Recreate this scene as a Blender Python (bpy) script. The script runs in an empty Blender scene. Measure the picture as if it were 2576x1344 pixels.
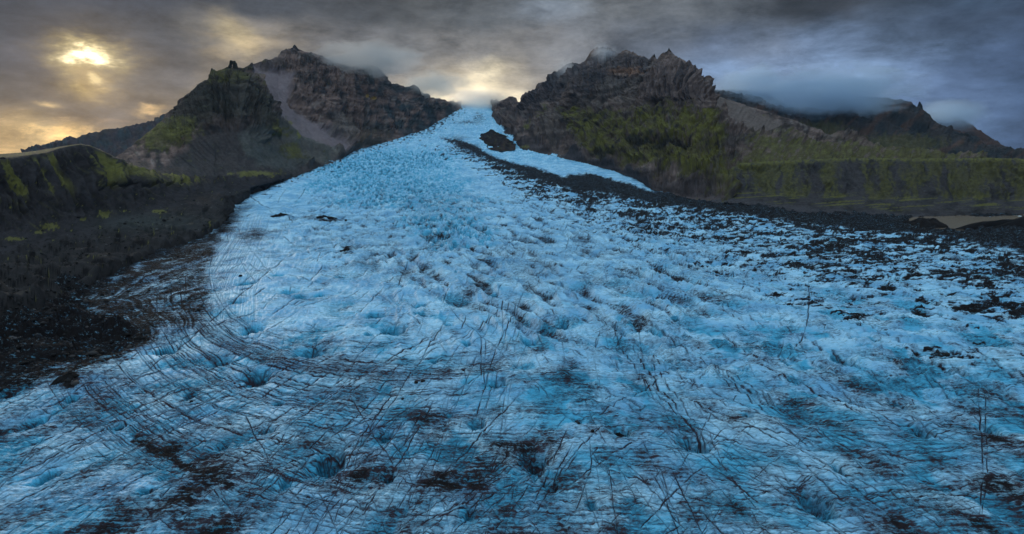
import bpy, math
import numpy as np
from mathutils import Vector
rng = np.random.default_rng(7)
sc = bpy.context.scene
COL = sc.collection
f32 = np.float32

# ------------------------------------------------------------------ camera
F = 1678.0; HZ = 400.0; CX, CY = 1288.0, 672.0; CAMZ = 100.0
PITCH = math.atan((CY - HZ) / F)
SP, CP = math.sin(PITCH), math.cos(PITCH)
cam = bpy.data.cameras.new("camera"); camo = bpy.data.objects.new("camera", cam); COL.objects.link(camo)
camo.location = (0, 0, CAMZ); camo.rotation_euler = (math.pi / 2 - PITCH, 0, 0)
cam.angle = 2 * math.atan(CX / F); cam.clip_start = 1.0; cam.clip_end = 60000
sc.camera = camo

def ray(X, Y):
    v = (CY - np.asarray(Y, float)) / F
    return (np.asarray(X, float) - CX) / F, CP + SP * v, -SP + CP * v
def at(X, Y, y):
    rx, ry, rz = ray(X, Y); k = np.asarray(y, float) / ry
    return rx * k, ry * k, CAMZ + rz * k
def toP(x, y, z):
    zc = np.asarray(z) - CAMZ
    d = CP * y - SP * zc; u = SP * y + CP * zc
    return CX + F * x / d, CY - F * u / d
def row_of(y, z):
    return toP(0 * y, y, z)[1]

# glacier long profile ---------------------------------------------------------
PY = np.array([-400, 900, 1200, 1600, 2000, 2500, 3000, 3500, 4000, 4500, 4900, 5300, 6500], float)
PZ = np.array([0, 0, 4, 24, 56, 118, 184, 262, 344, 428, 495, 545, 600], float)
_yy = np.linspace(-400, 6500, 6901); _zz = np.interp(_yy, PY, PZ)
for _ in range(3):
    k = np.ones(161) / 161; _zz = np.convolve(np.pad(_zz, 80, mode='edge'), k, 'valid')
def prof(y): return np.interp(y, _yy, _zz)
_ty = np.linspace(130, 5250, 9000); _tr = row_of(_ty, prof(_ty))
_tm = np.minimum.accumulate(_tr)
def depthg(Y):                      # distance of the glacier surface seen at row Y
    return np.interp(-np.asarray(Y, float), -_tm, _ty)

# ------------------------------------------------------------------ noise
def _h(ix, iy, iz, seed):
    with np.errstate(over='ignore'):
        h = (ix.astype(np.uint32) * np.uint32(374761393) + iy.astype(np.uint32) * np.uint32(668265263)
             + iz.astype(np.uint32) * np.uint32(2147483647 - 58) + np.uint32(seed * 974711 + 1013))
        h = (h ^ (h >> np.uint32(13))) * np.uint32(1274126177)
        h = h ^ (h >> np.uint32(16))
    return h
def perlin2(x, y, seed=0):
    x = np.asarray(x, f32); y = np.asarray(y, f32)
    xi = np.floor(x); yi = np.floor(y); fx = x - xi; fy = y - yi
    xi = xi.astype(np.int32); yi = yi.astype(np.int32); z = np.zeros(1, np.int32)
    u = fx * fx * fx * (fx * (fx * 6 - 15) + 10); v = fy * fy * fy * (fy * (fy * 6 - 15) + 10)
    def g(i, j, dx, dy):
        a = _h(xi + i, yi + j, z, seed).astype(f32) * f32(2 * math.pi / 4294967296.0)
        return np.cos(a) * dx + np.sin(a) * dy
    a = g(0, 0, fx, fy); b = g(1, 0, fx - 1, fy); c = g(0, 1, fx, fy - 1); d = g(1, 1, fx - 1, fy - 1)
    return (a + u * (b - a) + v * (c - a + u * (a - b - c + d))) * f32(1.5)
def perlin3(x, y, z, seed=0):
    x = np.asarray(x, f32); y = np.asarray(y, f32); z = np.asarray(z, f32)
    xi = np.floor(x); yi = np.floor(y); zi = np.floor(z); fx = x - xi; fy = y - yi; fz = z - zi
    xi = xi.astype(np.int32); yi = yi.astype(np.int32); zi = zi.astype(np.int32)
    s = lambda t: t * t * t * (t * (t * 6 - 15) + 10)
    u, v, w = s(fx), s(fy), s(fz)
    def g(i, j, k):
        h = _h(xi + i, yi + j, zi + k, seed)
        gx = ((h & np.uint32(1023)).astype(f32) / 511.5 - 1); gy = (((h >> np.uint32(10)) & np.uint32(1023)).astype(f32) / 511.5 - 1)
        gz = (((h >> np.uint32(20)) & np.uint32(1023)).astype(f32) / 511.5 - 1)
        return gx * (fx - i) + gy * (fy - j) + gz * (fz - k)
    l = lambda t, a, b: a + t * (b - a)
    return l(w, l(v, l(u, g(0,0,0), g(1,0,0)), l(u, g(0,1,0), g(1,1,0))), l(v, l(u, g(0,0,1), g(1,0,1)), l(u, g(0,1,1), g(1,1,1)))) * f32(1.3)
def fbm2(x, y, o=4, seed=0, g=.5):
    r = 0; a = 1; t = 0
    for i in range(o):
        r = r + a * perlin2(x, y, seed + i); t += a; a *= g; x = x * 2.03 + 17.1; y = y * 2.03 - 9.7
    return r / t
def rid2(x, y, o=4, seed=0, g=.5):
    r = 0; a = 1; t = 0
    for i in range(o):
        n = 1 - np.abs(perlin2(x, y, seed + i)) * 1.8; r = r + a * n; t += a; a *= g; x = x * 2.07 + 5.1; y = y * 2.07 + 3.3
    return r / t
def fbm3(x, y, z, o=4, seed=0, g=.5):
    r = 0; a = 1; t = 0
    for i in range(o):
        r = r + a * perlin3(x, y, z, seed + i); t += a; a *= g; x = x * 2.03 + 7.1; y = y * 2.03 - 9.7; z = z * 2.03 + 2.2
    return r / t
def rid3(x, y, z, o=4, seed=0, g=.5):
    r = 0; a = 1; t = 0
    for i in range(o):
        n = 1 - np.abs(perlin3(x, y, z, seed + i)) * 1.8; r = r + a * n; t += a; a *= g; x = x * 2.07 + 7.1; y = y * 2.07 - 9.7; z = z * 2.07 + 2.2
    return r / t
def ss(a, b, x):
    t = np.clip((x - a) / (b - a), 0, 1); return t * t * (3 - 2 * t)
def inside(X, Y, pts):              # signed distance to a polygon, positive inside
    n = len(pts); d = np.full(X.shape, 1e18, f32); ins = np.zeros(X.shape, bool)
    for i in range(n):
        x1, y1 = pts[i]; x2, y2 = pts[(i + 1) % n]
        dx, dy = x2 - x1, y2 - y1
        t = np.clip(((X - x1) * dx + (Y - y1) * dy) / (dx * dx + dy * dy + 1e-9), 0, 1)
        d = np.minimum(d, (X - x1 - t * dx) ** 2 + (Y - y1 - t * dy) ** 2)
        if y1 != y2:
            ins ^= ((y1 > Y) != (y2 > Y)) & (X < dx * (Y - y1) / dy + x1)
    d = np.sqrt(d); return np.where(ins, d, -d)
def along(X, Y, pts):               # distance to a polyline
    d = np.full(X.shape, 1e18, f32)
    for (x1, y1), (x2, y2) in zip(pts[:-1], pts[1:]):
        dx, dy = x2 - x1, y2 - y1
        t = np.clip(((X - x1) * dx + (Y - y1) * dy) / (dx * dx + dy * dy + 1e-9), 0, 1)
        d = np.minimum(d, (X - x1 - t * dx) ** 2 + (Y - y1 - t * dy) ** 2)
    return np.sqrt(d)
def blob(X, Y, cx, cy, rx, ry): return np.exp(-((X - cx) / rx) ** 2 - ((Y - cy) / ry) ** 2)
def mix(a, b, t):
    t = np.asarray(t)[..., None]; return a * (1 - t) + np.asarray(b, f32) * t

# ------------------------------------------------------------------ mesh helpers
def grid_mesh(name, x, y, z, mat, attrs, smooth=True, kind='structure', label=None, keepv=None):
    nr, nc = x.shape
    me = bpy.data.meshes.new(name)
    co = np.stack([x, y, z], -1).astype(f32).reshape(-1)
    me.vertices.add(nr * nc); me.vertices.foreach_set('co', co)
    idx = np.arange(nr * nc, dtype=np.int32).reshape(nr, nc)
    q = np.stack([idx[:-1, :-1], idx[:-1, 1:], idx[1:, 1:], idx[1:, :-1]], -1).reshape(-1)
    if keepv is not None:
        q = q.reshape(-1, 4); q = q[keepv.reshape(-1)[q].any(1)].reshape(-1)
    nf = len(q) // 4
    me.loops.add(nf * 4); me.loops.foreach_set('vertex_index', q)
    me.polygons.add(nf); me.polygons.foreach_set('loop_start', np.arange(0, nf * 4, 4, dtype=np.int32))
    me.polygons.foreach_set('use_smooth', np.full(nf, smooth))
    me.update(calc_edges=True)
    for an, arr in attrs.items():
        a = me.attributes.new(an, 'FLOAT_COLOR', 'POINT')
        c = np.ones((nr * nc, 4), f32); c[:, :arr.shape[-1]] = arr.reshape(nr * nc, -1)
        a.data.foreach_set('color', c.reshape(-1))
    me.materials.append(mat)
    o = bpy.data.objects.new(name, me); COL.objects.link(o)
    if kind: o['kind'] = kind
    if label: o['label'] = label
    return o
def normals(x, y, z):
    p = np.stack([x, y, z], -1).astype(np.float64)
    n = np.cross(np.gradient(p, axis=1), np.gradient(p, axis=0))
    n /= np.linalg.norm(n, axis=-1, keepdims=True) + 1e-12
    s = np.where(n[..., 2:3] < 0, -1, 1)          # keep them pointing up
    return n * s

# ------------------------------------------------------------------ node helper
class NT:
    def __init__(s, tree): s.t = tree; s.n = tree.nodes; s.l = tree.links
    def new(s, typ, **kw):
        nd = s.n.new(typ)
        for k, v in kw.items(): setattr(nd, k, v)
        return nd
    def set(s, sock, v):
        if isinstance(v, bpy.types.NodeSocket): s.l.new(v, sock)
        else: sock.default_value = v
    def math(s, op, a, b=None, c=None, clamp=False):
        nd = s.new('ShaderNodeMath', operation=op, use_clamp=clamp); s.set(nd.inputs[0], a)
        if b is not None: s.set(nd.inputs[1], b)
        if c is not None: s.set(nd.inputs[2], c)
        return nd.outputs[0]
    def vec(s, op, a, b=None, c=None):
        nd = s.new('ShaderNodeVectorMath', operation=op); s.set(nd.inputs[0], a)
        if b is not None: s.set(nd.inputs[3 if op == 'SCALE' else 1], b)
        if c is not None: s.set(nd.inputs[2], c)
        return nd.outputs[1] if op in ('DOT_PRODUCT', 'LENGTH', 'DISTANCE') else nd.outputs[0]
    def noise(s, v, scale, detail=4, rough=.5, dist=0):
        nd = s.new('ShaderNodeTexNoise'); s.set(nd.inputs['Vector'], v); s.set(nd.inputs['Scale'], scale)
        nd.inputs['Detail'].default_value = detail; nd.inputs['Roughness'].default_value = rough; nd.inputs['Distortion'].default_value = dist
        return nd.outputs
    def mixc(s, fac, a, b, typ='MIX'):
        nd = s.new('ShaderNodeMix', data_type='RGBA', blend_type=typ); s.set(nd.inputs[0], fac)
        s.set(nd.inputs[6], a if isinstance(a, bpy.types.NodeSocket) else (*a, 1)); s.set(nd.inputs[7], b if isinstance(b, bpy.types.NodeSocket) else (*b, 1))
        return nd.outputs[2]
    def remap(s, v, a, b, c=0., d=1., smooth=True):
        nd = s.new('ShaderNodeMapRange', interpolation_type='SMOOTHSTEP' if smooth else 'LINEAR')
        s.set(nd.inputs[0], v); s.set(nd.inputs[1], a); s.set(nd.inputs[2], b); s.set(nd.inputs[3], c); s.set(nd.inputs[4], d)
        return nd.outputs[0]
    def attr(s, name):
        nd = s.new('ShaderNodeAttribute', attribute_name=name); return nd.outputs['Color']
def material(name):
    m = bpy.data.materials.new(name); m.use_nodes = True; t = NT(m.node_tree)
    b = m.node_tree.nodes['Principled BSDF']
    return m, t, b

# ------------------------------------------------------------------ materials
def rock_material(name, scale, bump, rough=.9, var=.5):
    m, t, b = material(name)
    tc = t.new('ShaderNodeTexCoord').outputs['Object']
    n1 = t.noise(tc, scale, 7, .72)[0]
    n2 = t.noise(tc, scale * 7, 4, .6)[0]
    k = t.math('ADD', t.math('MULTIPLY', n1, var * 2), t.math('MULTIPLY', n2, var * 1.2))
    k = t.math('ADD', k, 1 - var * 1.6)
    c = t.vec('SCALE', t.attr('albedo'), t.math('MAXIMUM', k, .15))
    t.l.new(c, b.inputs['Base Color']); b.inputs['Roughness'].default_value = rough
    b.inputs['Specular IOR Level'].default_value = .06
    bp = t.new('ShaderNodeBump'); bp.inputs['Strength'].default_value = .8; bp.inputs['Distance'].default_value = bump
    t.set(bp.inputs['Height'], t.math('ADD', n1, t.math('MULTIPLY', n2, .35))); t.l.new(bp.outputs[0], b.inputs['Normal'])
    return m
M_ROCK = rock_material('rock', .07, 3.5, var=.6)
M_FAR = rock_material('far_rock', .03, 6, var=.45)
M_SOIL = rock_material('moraine_soil', .12, .9)
M_BOULDER = rock_material('boulder_rock', .6, .4)

def ice_material():
    m, t, b = material('glacier_ice')
    tc = t.new('ShaderNodeTexCoord').outputs['Object']
    a = t.new('ShaderNodeSeparateColor'); t.l.new(t.attr('masks'), a.inputs[0])
    dirt, blue, crack = a.outputs
    # fine ash speckle, some of it drawn out along the flow
    fine = t.noise(tc, .55, 7, .68)[0]
    st = t.new('ShaderNodeMapping'); t.l.new(tc, st.inputs[0]); st.inputs['Rotation'].default_value = (0, 0, .25); st.inputs['Scale'].default_value = (.10, .85, .5)
    streak = t.noise(st.outputs[0], 1.0, 6, .65, .6)[0]
    st2 = t.new('ShaderNodeMapping'); t.l.new(tc, st2.inputs[0]); st2.inputs['Rotation'].default_value = (0, 0, -.7); st2.inputs['Scale'].default_value = (.05, .55, .5)
    streak2 = t.noise(st2.outputs[0], 1.0, 5, .65, .5)[0]
    sp = t.math('ADD', t.math('MULTIPLY', t.math('SUBTRACT', fine, .5), 1.3), t.math('MULTIPLY', t.math('SUBTRACT', t.math('MAXIMUM', streak, streak2), .53), 1.9))
    d = t.math('ADD', dirt, t.math('MULTIPLY', sp, t.remap(dirt, 0, .35, .6, 1.2)))
    def traces(rot, sc, w, off):
        mp = t.new('ShaderNodeMapping'); t.l.new(tc, mp.inputs[0]); mp.inputs['Rotation'].default_value = (0, 0, rot); mp.inputs['Scale'].default_value = sc; mp.inputs['Location'].default_value = off
        nz = t.noise(mp.outputs[0], 1.0, 2, .5, 0)[0]
        return t.math('SUBTRACT', 1.0, t.remap(t.math('ABSOLUTE', t.math('SUBTRACT', nz, .5)), 0, w, 0, 1, False), clamp=True)
    gate = t.noise(tc, .035, 3, .55)[0]; gate2 = t.noise(tc, .06, 3, .55)[1]
    g2 = t.new('ShaderNodeSeparateColor'); t.l.new(gate2, g2.inputs[0])
    tr = t.math('MULTIPLY', traces(.55, (.012, .30, .2), .022, (0, 0, 0)), t.remap(g2.outputs[0], .42, .6))
    tr = t.math('MAXIMUM', tr, t.math('MULTIPLY', traces(-.6, (.014, .26, .2), .02, (31, 7, 0)), t.remap(g2.outputs[1], .45, .62)))
    tr = t.math('MAXIMUM', tr, t.math('MULTIPLY', traces(1.35, (.016, .22, .2), .022, (5, 71, 0)), t.remap(g2.outputs[2], .44, .6)))
    crack = t.math('MAXIMUM', crack, t.math('MULTIPLY', tr, .45))
    d = t.math('MAXIMUM', t.remap(d, .10, .80, 0, 1, False), t.math('MULTIPLY', t.math('MULTIPLY', crack, 1.42), t.remap(fine, .3, .6, .75, 1.0)), clamp=True)
    big = t.noise(tc, .03, 4, .55)[0]
    clean = t.mixc(t.remap(big, .3, .7), (.145, .41, .655), (.42, .73, .92))
    bl = t.math('ADD', blue, t.math('MULTIPLY', t.math('SUBTRACT', streak, .5), .7), clamp=True)
    ice = t.mixc(t.remap(bl, 0, .55), clean, (.055, .40, .63)); ice = t.mixc(t.remap(bl, .45, 1.0), ice, (.004, .17, .29))
    ash = t.mixc(t.remap(fine, .3, .7), (.013, .011, .016), (.048, .037, .048))
    ash = t.mixc(t.remap(dirt, .55, .95), ash, (.013, .0115, .012))
    c = t.mixc(d, ice, ash)
    t.l.new(c, b.inputs['Base Color'])
    t.set(b.inputs['Roughness'], t.remap(d, 0, 1, .55, .95)); t.set(b.inputs['Specular IOR Level'], t.remap(d, 0, .8, .25, .03))
    bp = t.new('ShaderNodeBump'); bp.inputs['Strength'].default_value = .6; bp.inputs['Distance'].default_value = 1.0
    t.set(bp.inputs['Height'], t.math('ADD', t.math('ADD', fine, t.math('MULTIPLY', streak, .5)), t.math('MULTIPLY', crack, -.5)))
    t.l.new(bp.outputs[0], b.inputs['Normal'])
    return m
M_ICE = ice_material()

# ------------------------------------------------------------------ glacier
STEP = 1.7
Ycol = np.concatenate([np.arange(1600, 262, -STEP)])
gy = depthg(Ycol); keep = np.concatenate([[True], np.diff(gy) > .3]); gy = gy[keep]
Xcol = np.arange(-420, 3000, STEP)
Yb = row_of(gy, prof(gy))
GX, GYr = np.meshgrid(Xcol, Yb)
GX = GX.astype(f32); GYr = GYr.astype(f32)
gx, gyy, gz = at(GX, GYr, np.repeat(gy[:, None], len(Xcol), 1))
wx = gx.astype(f32); wy = gyy.astype(f32)
pxm = wy / F                                    # metres per picture unit
# warped picture-plane coordinates for irregular mask edges
w1 = fbm2(wx / 60, wy / 60, 4, 11); w2 = fbm2(wx / 60, wy / 60, 4, 21)
wpx = 1.0 / pxm
WX = GX + w1 * 30; WY = GYr + w2 * np.clip(14 * 1200 / wy, 4, 28)

left_margin = [(1155,268),(1120,292),(1075,322),(1000,347),(930,364),(890,376),(850,402),(760,432),(700,457),(640,480),(585,508),(568,545),(522,582),(432,612),(330,655),(232,715),(188,770),(212,792),(300,800),(345,850),(240,880),(130,925),(0,957),(-420,1020)]
right_margin = [(1248,272),(1242,300),(1266,326),(1284,342),(1300,358),(1312,373),(1348,379),(1417,394),(1487,410),(1557,429),(1600,446),(1640,473),(1750,497),(1850,505),(1950,518),(2050,531),(2150,542),(2300,549),(3000,552)]
LM = left_margin + [(-6000,1020),(-6000,-4000),(1155,-4000)]
RM = right_margin + [(9000,552),(9000,-4000),(1248,-4000)]
sdL = inside(WX, WY, LM); sdR = inside(GX, WY, RM)   # >0 outside the ice
band_up = [(1105,345),(1150,350),(1190,365),(1250,396),(1300,410),(1348,422),(1400,440),(1417,447),(1440,438),(1487,437),(1557,456),(1640,480),(1750,490),(1850,500),(1950,510),(2100,522),(2300,535),(3000,540)]
band_lo = [(3000,670),(2576,634),(2400,608),(2200,584),(2000,558),(1850,537),(1700,517),(1560,492),(1450,480),(1370,458),(1290,428),(1220,400),(1160,372)]
BX = GX + w1 * 12; BY = GYr + w2 * np.clip(5 * 1200 / wy, 2, 20) * ss(1300, 2100, GX) + fbm2(wx / 14, wy / 14, 3, 31) * 3
sdB = inside(BX, BY, band_up + band_lo)
top_lo_x = np.array([p[0] for p in band_lo[::-1]]); top_lo_y = np.array([p[1] for p in band_lo[::-1]])
below = GYr - np.interp(GX, top_lo_x, top_lo_y)          # picture distance below the moraine band

# height -------------------------------------------------------------------
h = np.zeros_like(wx)
h += fbm2(wx / 90, wy / 130, 3, 1) * 4.0 + fbm2(wx / 26, wy / 34, 4, 2) * 1.7
# seracs of the icefall
serac = np.clip(ss(.1, .9, blob(GX, GYr, 990, 480, 230, 45) + .8 * blob(GX, GYr, 920, 425, 190, 28) + .9 * blob(GX, GYr, 1120, 580, 130, 50) + .7 * blob(GX, GYr, 1010, 395, 140, 18) + .5 * fbm2(wx / 110, wy / 160, 3, 82)), 0, 1)
upper = ss(455, 390, GYr)
sr = rid2(wx / 15 + fbm2(wx / 50, wy / 50, 2, 5) * .8, wy / 42, 4, 6, .6)
h += (serac * 9 + upper * 3.2) * (sr - .55) * (.7 + .8 * ss(-.2, .3, fbm2(wx / 120, wy / 120, 3, 7)))
sr2 = rid2(wx / 6, wy / 20, 3, 8, .6)
h += (serac * 2.6 + upper * 1.2) * (sr2 - .55) * ss(4500, 1500, wy)
# flow-parallel corrugation between the two margins
lmx = np.array([p[0] for p in left_margin[::-1]]); lmy = np.array([p[1] for p in left_margin[::-1]])
o_l = np.argsort(lmy[lmy < 640]); Lx = np.interp(GYr, lmy[lmy < 640][o_l], lmx[lmy < 640][o_l])
rmx = np.array([p[0] for p in right_margin]); rmy = np.array([p[1] for p in right_margin]); Rx = np.interp(GYr, rmy, rmx)
sfl = (GX - Lx) / np.maximum(Rx - Lx, 20)
flow = perlin2(sfl * 46 + w1 * .5, GYr / 70, 80) + .6 * perlin2(sfl * 110 + w1, GYr / 40, 81)
flowm = ss(640, 520, GYr)
h += flowm * flow * np.clip(2.4 * wy / 1500, 1, 4.5)
h += flowm * (1 - serac) * (rid2(wx / 60 + sfl * 8, wy / 14 + w1, 3, 83, .5) - .55) * np.clip(2.6 * wy / 1500, 1, 5) * ss(-.1, .3, fbm2(wx / 130, wy / 200, 2, 84))
# crevasse ridges combing away from the icefall towards the viewer
comb = ss(0, .6, blob(GX, GYr, 1430, 680, 430, 190))
rdx = wx + .29 * wy
cr = rid2(rdx / 17 + fbm2(wx / 70, wy / 70, 2, 9) * .8, wy / 130, 3, 10, .5)
h += comb * 7.5 * (cr - .55)
comb2 = ss(0, .6, blob(GX, GYr, 950, 570, 230, 120))
cr2 = rid2((wx + .05 * wy) / 15 + fbm2(wx / 60, wy / 60, 2, 19) * .8, wy / 70, 3, 20, .5)
h += comb2 * 5 * (cr2 - .5)
# choppy hummocks on the right
chop = ss(1250, 1800, GX + (GYr - 650) * .4) * ss(1150, 900, GYr)
hum = rid2(wx / 30 + w1, wy / 14, 4, 14, .55)
h += chop * 5.5 * (hum - .55)
LAKE = inside(GX, GYr, [(2275,560),(2300,545),(3100,540),(3100,570),(2576,566),(2430,578),(2390,578),(2325,574)])
# small-scale roughness everywhere
h += fbm2(wx / 7, wy / 7, 3, 15) * .6 + (rid2(wx / 5 + w1 * .4, wy / 8, 3, 85, .6) - .55) * .8 * ss(450, 700, GYr)
# rubble at the margins
left_rub = ss(-25, 30, sdL)
rub = rid2(wx / 38 + w2, wy / 38 + w1, 5, 16, .52)
h += left_rub * (rub - .45) * np.clip(13 * ss(1000, 450, wy) + 6, 0, 30) * ss(1050, 800, GYr + 0 * GX)
h += ss(-3, 12, sdB) * (rid2(wx / 26, wy / 26, 4, 17, .55) - .35) * 7

# moulins: bowls melted into the surface: (X, Y, radius) in picture units
MOUL = [(730,730,24),(802,736,20),(757,744,18),(640,822,34),(992,822,40),(780,880,40),(415,883,26),(555,906,28),(262,880,48),(645,942,42),(826,1165,66),(370,1243,26),
 (968,1092,32),(1060,767,24),(945,787,26),(1175,862,20),(1247,962,32),(1342,1155,56),(978,1202,28),(1384,1218,26),(1490,1268,20),(1332,857,26),(1490,867,22),(1745,1112,46),
 (2012,962,26),(2122,906,30),(2402,932,36),(2045,1252,56),(2310,1082,34),(1870,926,20),(670,1082,22),(92,1056,36),(10,988,30),(182,1002,20),(300,1068,22),(1200,1062,26),(1560,1078,34),
 (1452,1052,16),(1060,790,18),(600,760,24),(860,690,16),(620,712,20),(1130,812,18),(1240,742,16),(1150,690,14),(700,690,14),(930,842,14),(1090,905,18),(1640,920,22),(1560,905,16),
 (1750,830,16),(1850,862,16),(1700,800,14),(2260,1020,24),(2200,860,16),(1420,820,18),(1960,860,14),(480,990,20),(700,1010,18),(120,1180,30),(2480,1075,26),(2540,990,26),(560,1120,20),(1130,1040,16),(1880,1050,18),(2110,1180,22),(1180,1290,26),(720,1225,22)]
blue = np.zeros_like(wx); bowl_dirt_dark = np.zeros_like(wx)
for i, (mx, my, mr) in enumerate(MOUL):
    y0 = float(depthg(my)); x0 = float(at(mx, my, y0)[0]); r = mr * y0 / F * 1.15
    asp = rng.uniform(.8, 1.25); ax = rng.uniform(.8, 1.25); ro = rng.normal(0, .4)
    rr = int(3.2 * mr / STEP) + 3
    jc = np.searchsorted(Xcol, mx); ic = np.searchsorted(-Yb, -my)
    a0, a1 = max(0, ic - rr), min(len(Yb), ic + rr); b0, b1 = max(0, jc - rr), min(len(Xcol), jc + rr)
    if a1 <= a0 or b1 <= b0: continue
    ux = (wx[a0:a1, b0:b1] - x0) / (r * ax); uy = (wy[a0:a1, b0:b1] - y0) / (r * 1.7 * asp); sx = ux * math.cos(ro) + uy * math.sin(ro); sy = uy * math.cos(ro) - ux * math.sin(ro)
    q = np.sqrt(sx ** 2 + sy ** 2) + fbm2(sx * 1.6 + i * 9, sy * 1.6, 3, 40) * .4
    bowl = np.exp(-(q / .75) ** 2 * 1.2); hole = ss(.62, .25, np.sqrt((sx - .15) ** 2 + (sy + .05) ** 2) + fbm2(sx * 2.5 + i, sy * 2.5, 2, 41) * .25)
    h[a0:a1, b0:b1] -= bowl * r * .55 + hole * r * .55
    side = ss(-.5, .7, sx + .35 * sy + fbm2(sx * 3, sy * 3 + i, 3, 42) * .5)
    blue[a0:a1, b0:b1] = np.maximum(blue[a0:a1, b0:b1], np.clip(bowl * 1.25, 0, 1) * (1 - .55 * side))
    bowl_dirt_dark[a0:a1, b0:b1] = np.maximum(bowl_dirt_dark[a0:a1, b0:b1], side * ss(.25, .8, bowl) * (.75 if i % 3 else .45))
    if mr < 18 or i in (8, 36, 37, 34): bowl_dirt_dark[a0:a1, b0:b1] = np.maximum(bowl_dirt_dark[a0:a1, b0:b1], hole * .9)  # small bowls and a few chosen ones get a dark centre

# cracks: drawn as polylines over the surface ---------------------------------
crack = np.zeros_like(wx)
NR, NC = wx.shape
def splat(px, py, width, strength):
    width = width * 1.12 + .2
    c = (px - Xcol[0]) / STEP; r = np.interp(-py, -Yb, np.arange(NR))
    for w, dj, di in [(1, 0, 0)]:
        c0 = np.floor(c).astype(int); r0 = np.floor(r).astype(int)
        fc = c - c0; fr = r - r0
        R = int(math.ceil(width))
        for oi in range(-R, R + 2):
            for oj in range(-R, R + 2):
                d = np.hypot(oj - fc, oi - fr)
                v = np.clip(1 - (d - width * .5 + .5), 0, 1) * strength
                ii = r0 + oi; jj = c0 + oj
                ok = (ii >= 0) & (ii < NR) & (jj >= 0) & (jj < NC) & (v > 0)
                np.maximum.at(crack, (ii[ok], jj[ok]), v[ok].astype(f32))
def wander(pts, wob, seed, taper=True):
    """resample a polyline densely and give it a wandering, broken course"""
    pts = np.array(pts, float); seg = np.hypot(*np.diff(pts, axis=0).T); s = np.concatenate([[0], np.cumsum(seg)])
    n = max(4, int(s[-1] / (STEP * .55))); u = np.linspace(0, s[-1], n)
    if len(pts) > 2:
        # smooth through the control points
        x = np.interp(u, s, pts[:, 0]); y = np.interp(u, s, pts[:, 1]); kk = max(3, n // 8 | 1); ker = np.ones(kk) / kk
        x = np.convolve(np.pad(x, kk // 2, mode='reflect', reflect_type='odd'), ker, 'valid')[:n]; y = np.convolve(np.pad(y, kk // 2, mode='reflect', reflect_type='odd'), ker, 'valid')[:n]
    else: x = np.interp(u, s, pts[:, 0]); y = np.interp(u, s, pts[:, 1])
    tx, ty = np.gradient(x), np.gradient(y); L = np.hypot(tx, ty) + 1e-9
    w = perlin2(u / 55 + seed * 7.3, np.full(n, seed * 1.7), 50) * wob + perlin2(u / 13 + seed, np.full(n, seed * 2.7), 51) * wob * .35
    x = x - ty / L * w; y = y + tx / L * w * .7
    e = np.minimum(u, s[-1] - u) / max(s[-1], 1); br = .5 + .7 * perlin2(u / 30 + seed * 3.1, np.full(n, seed * .9), 52) + .35
    st = np.clip(br, .15, 1) * (np.clip(e * 8, .2, 1) if taper else 1)
    return x, y, st
def line(pts, width=1.2, strength=.9, wob=3):
    line.k += 1
    x, y, st = wander(pts, wob, line.k); splat(x, y, width, st * strength)
line.k = 0
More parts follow.
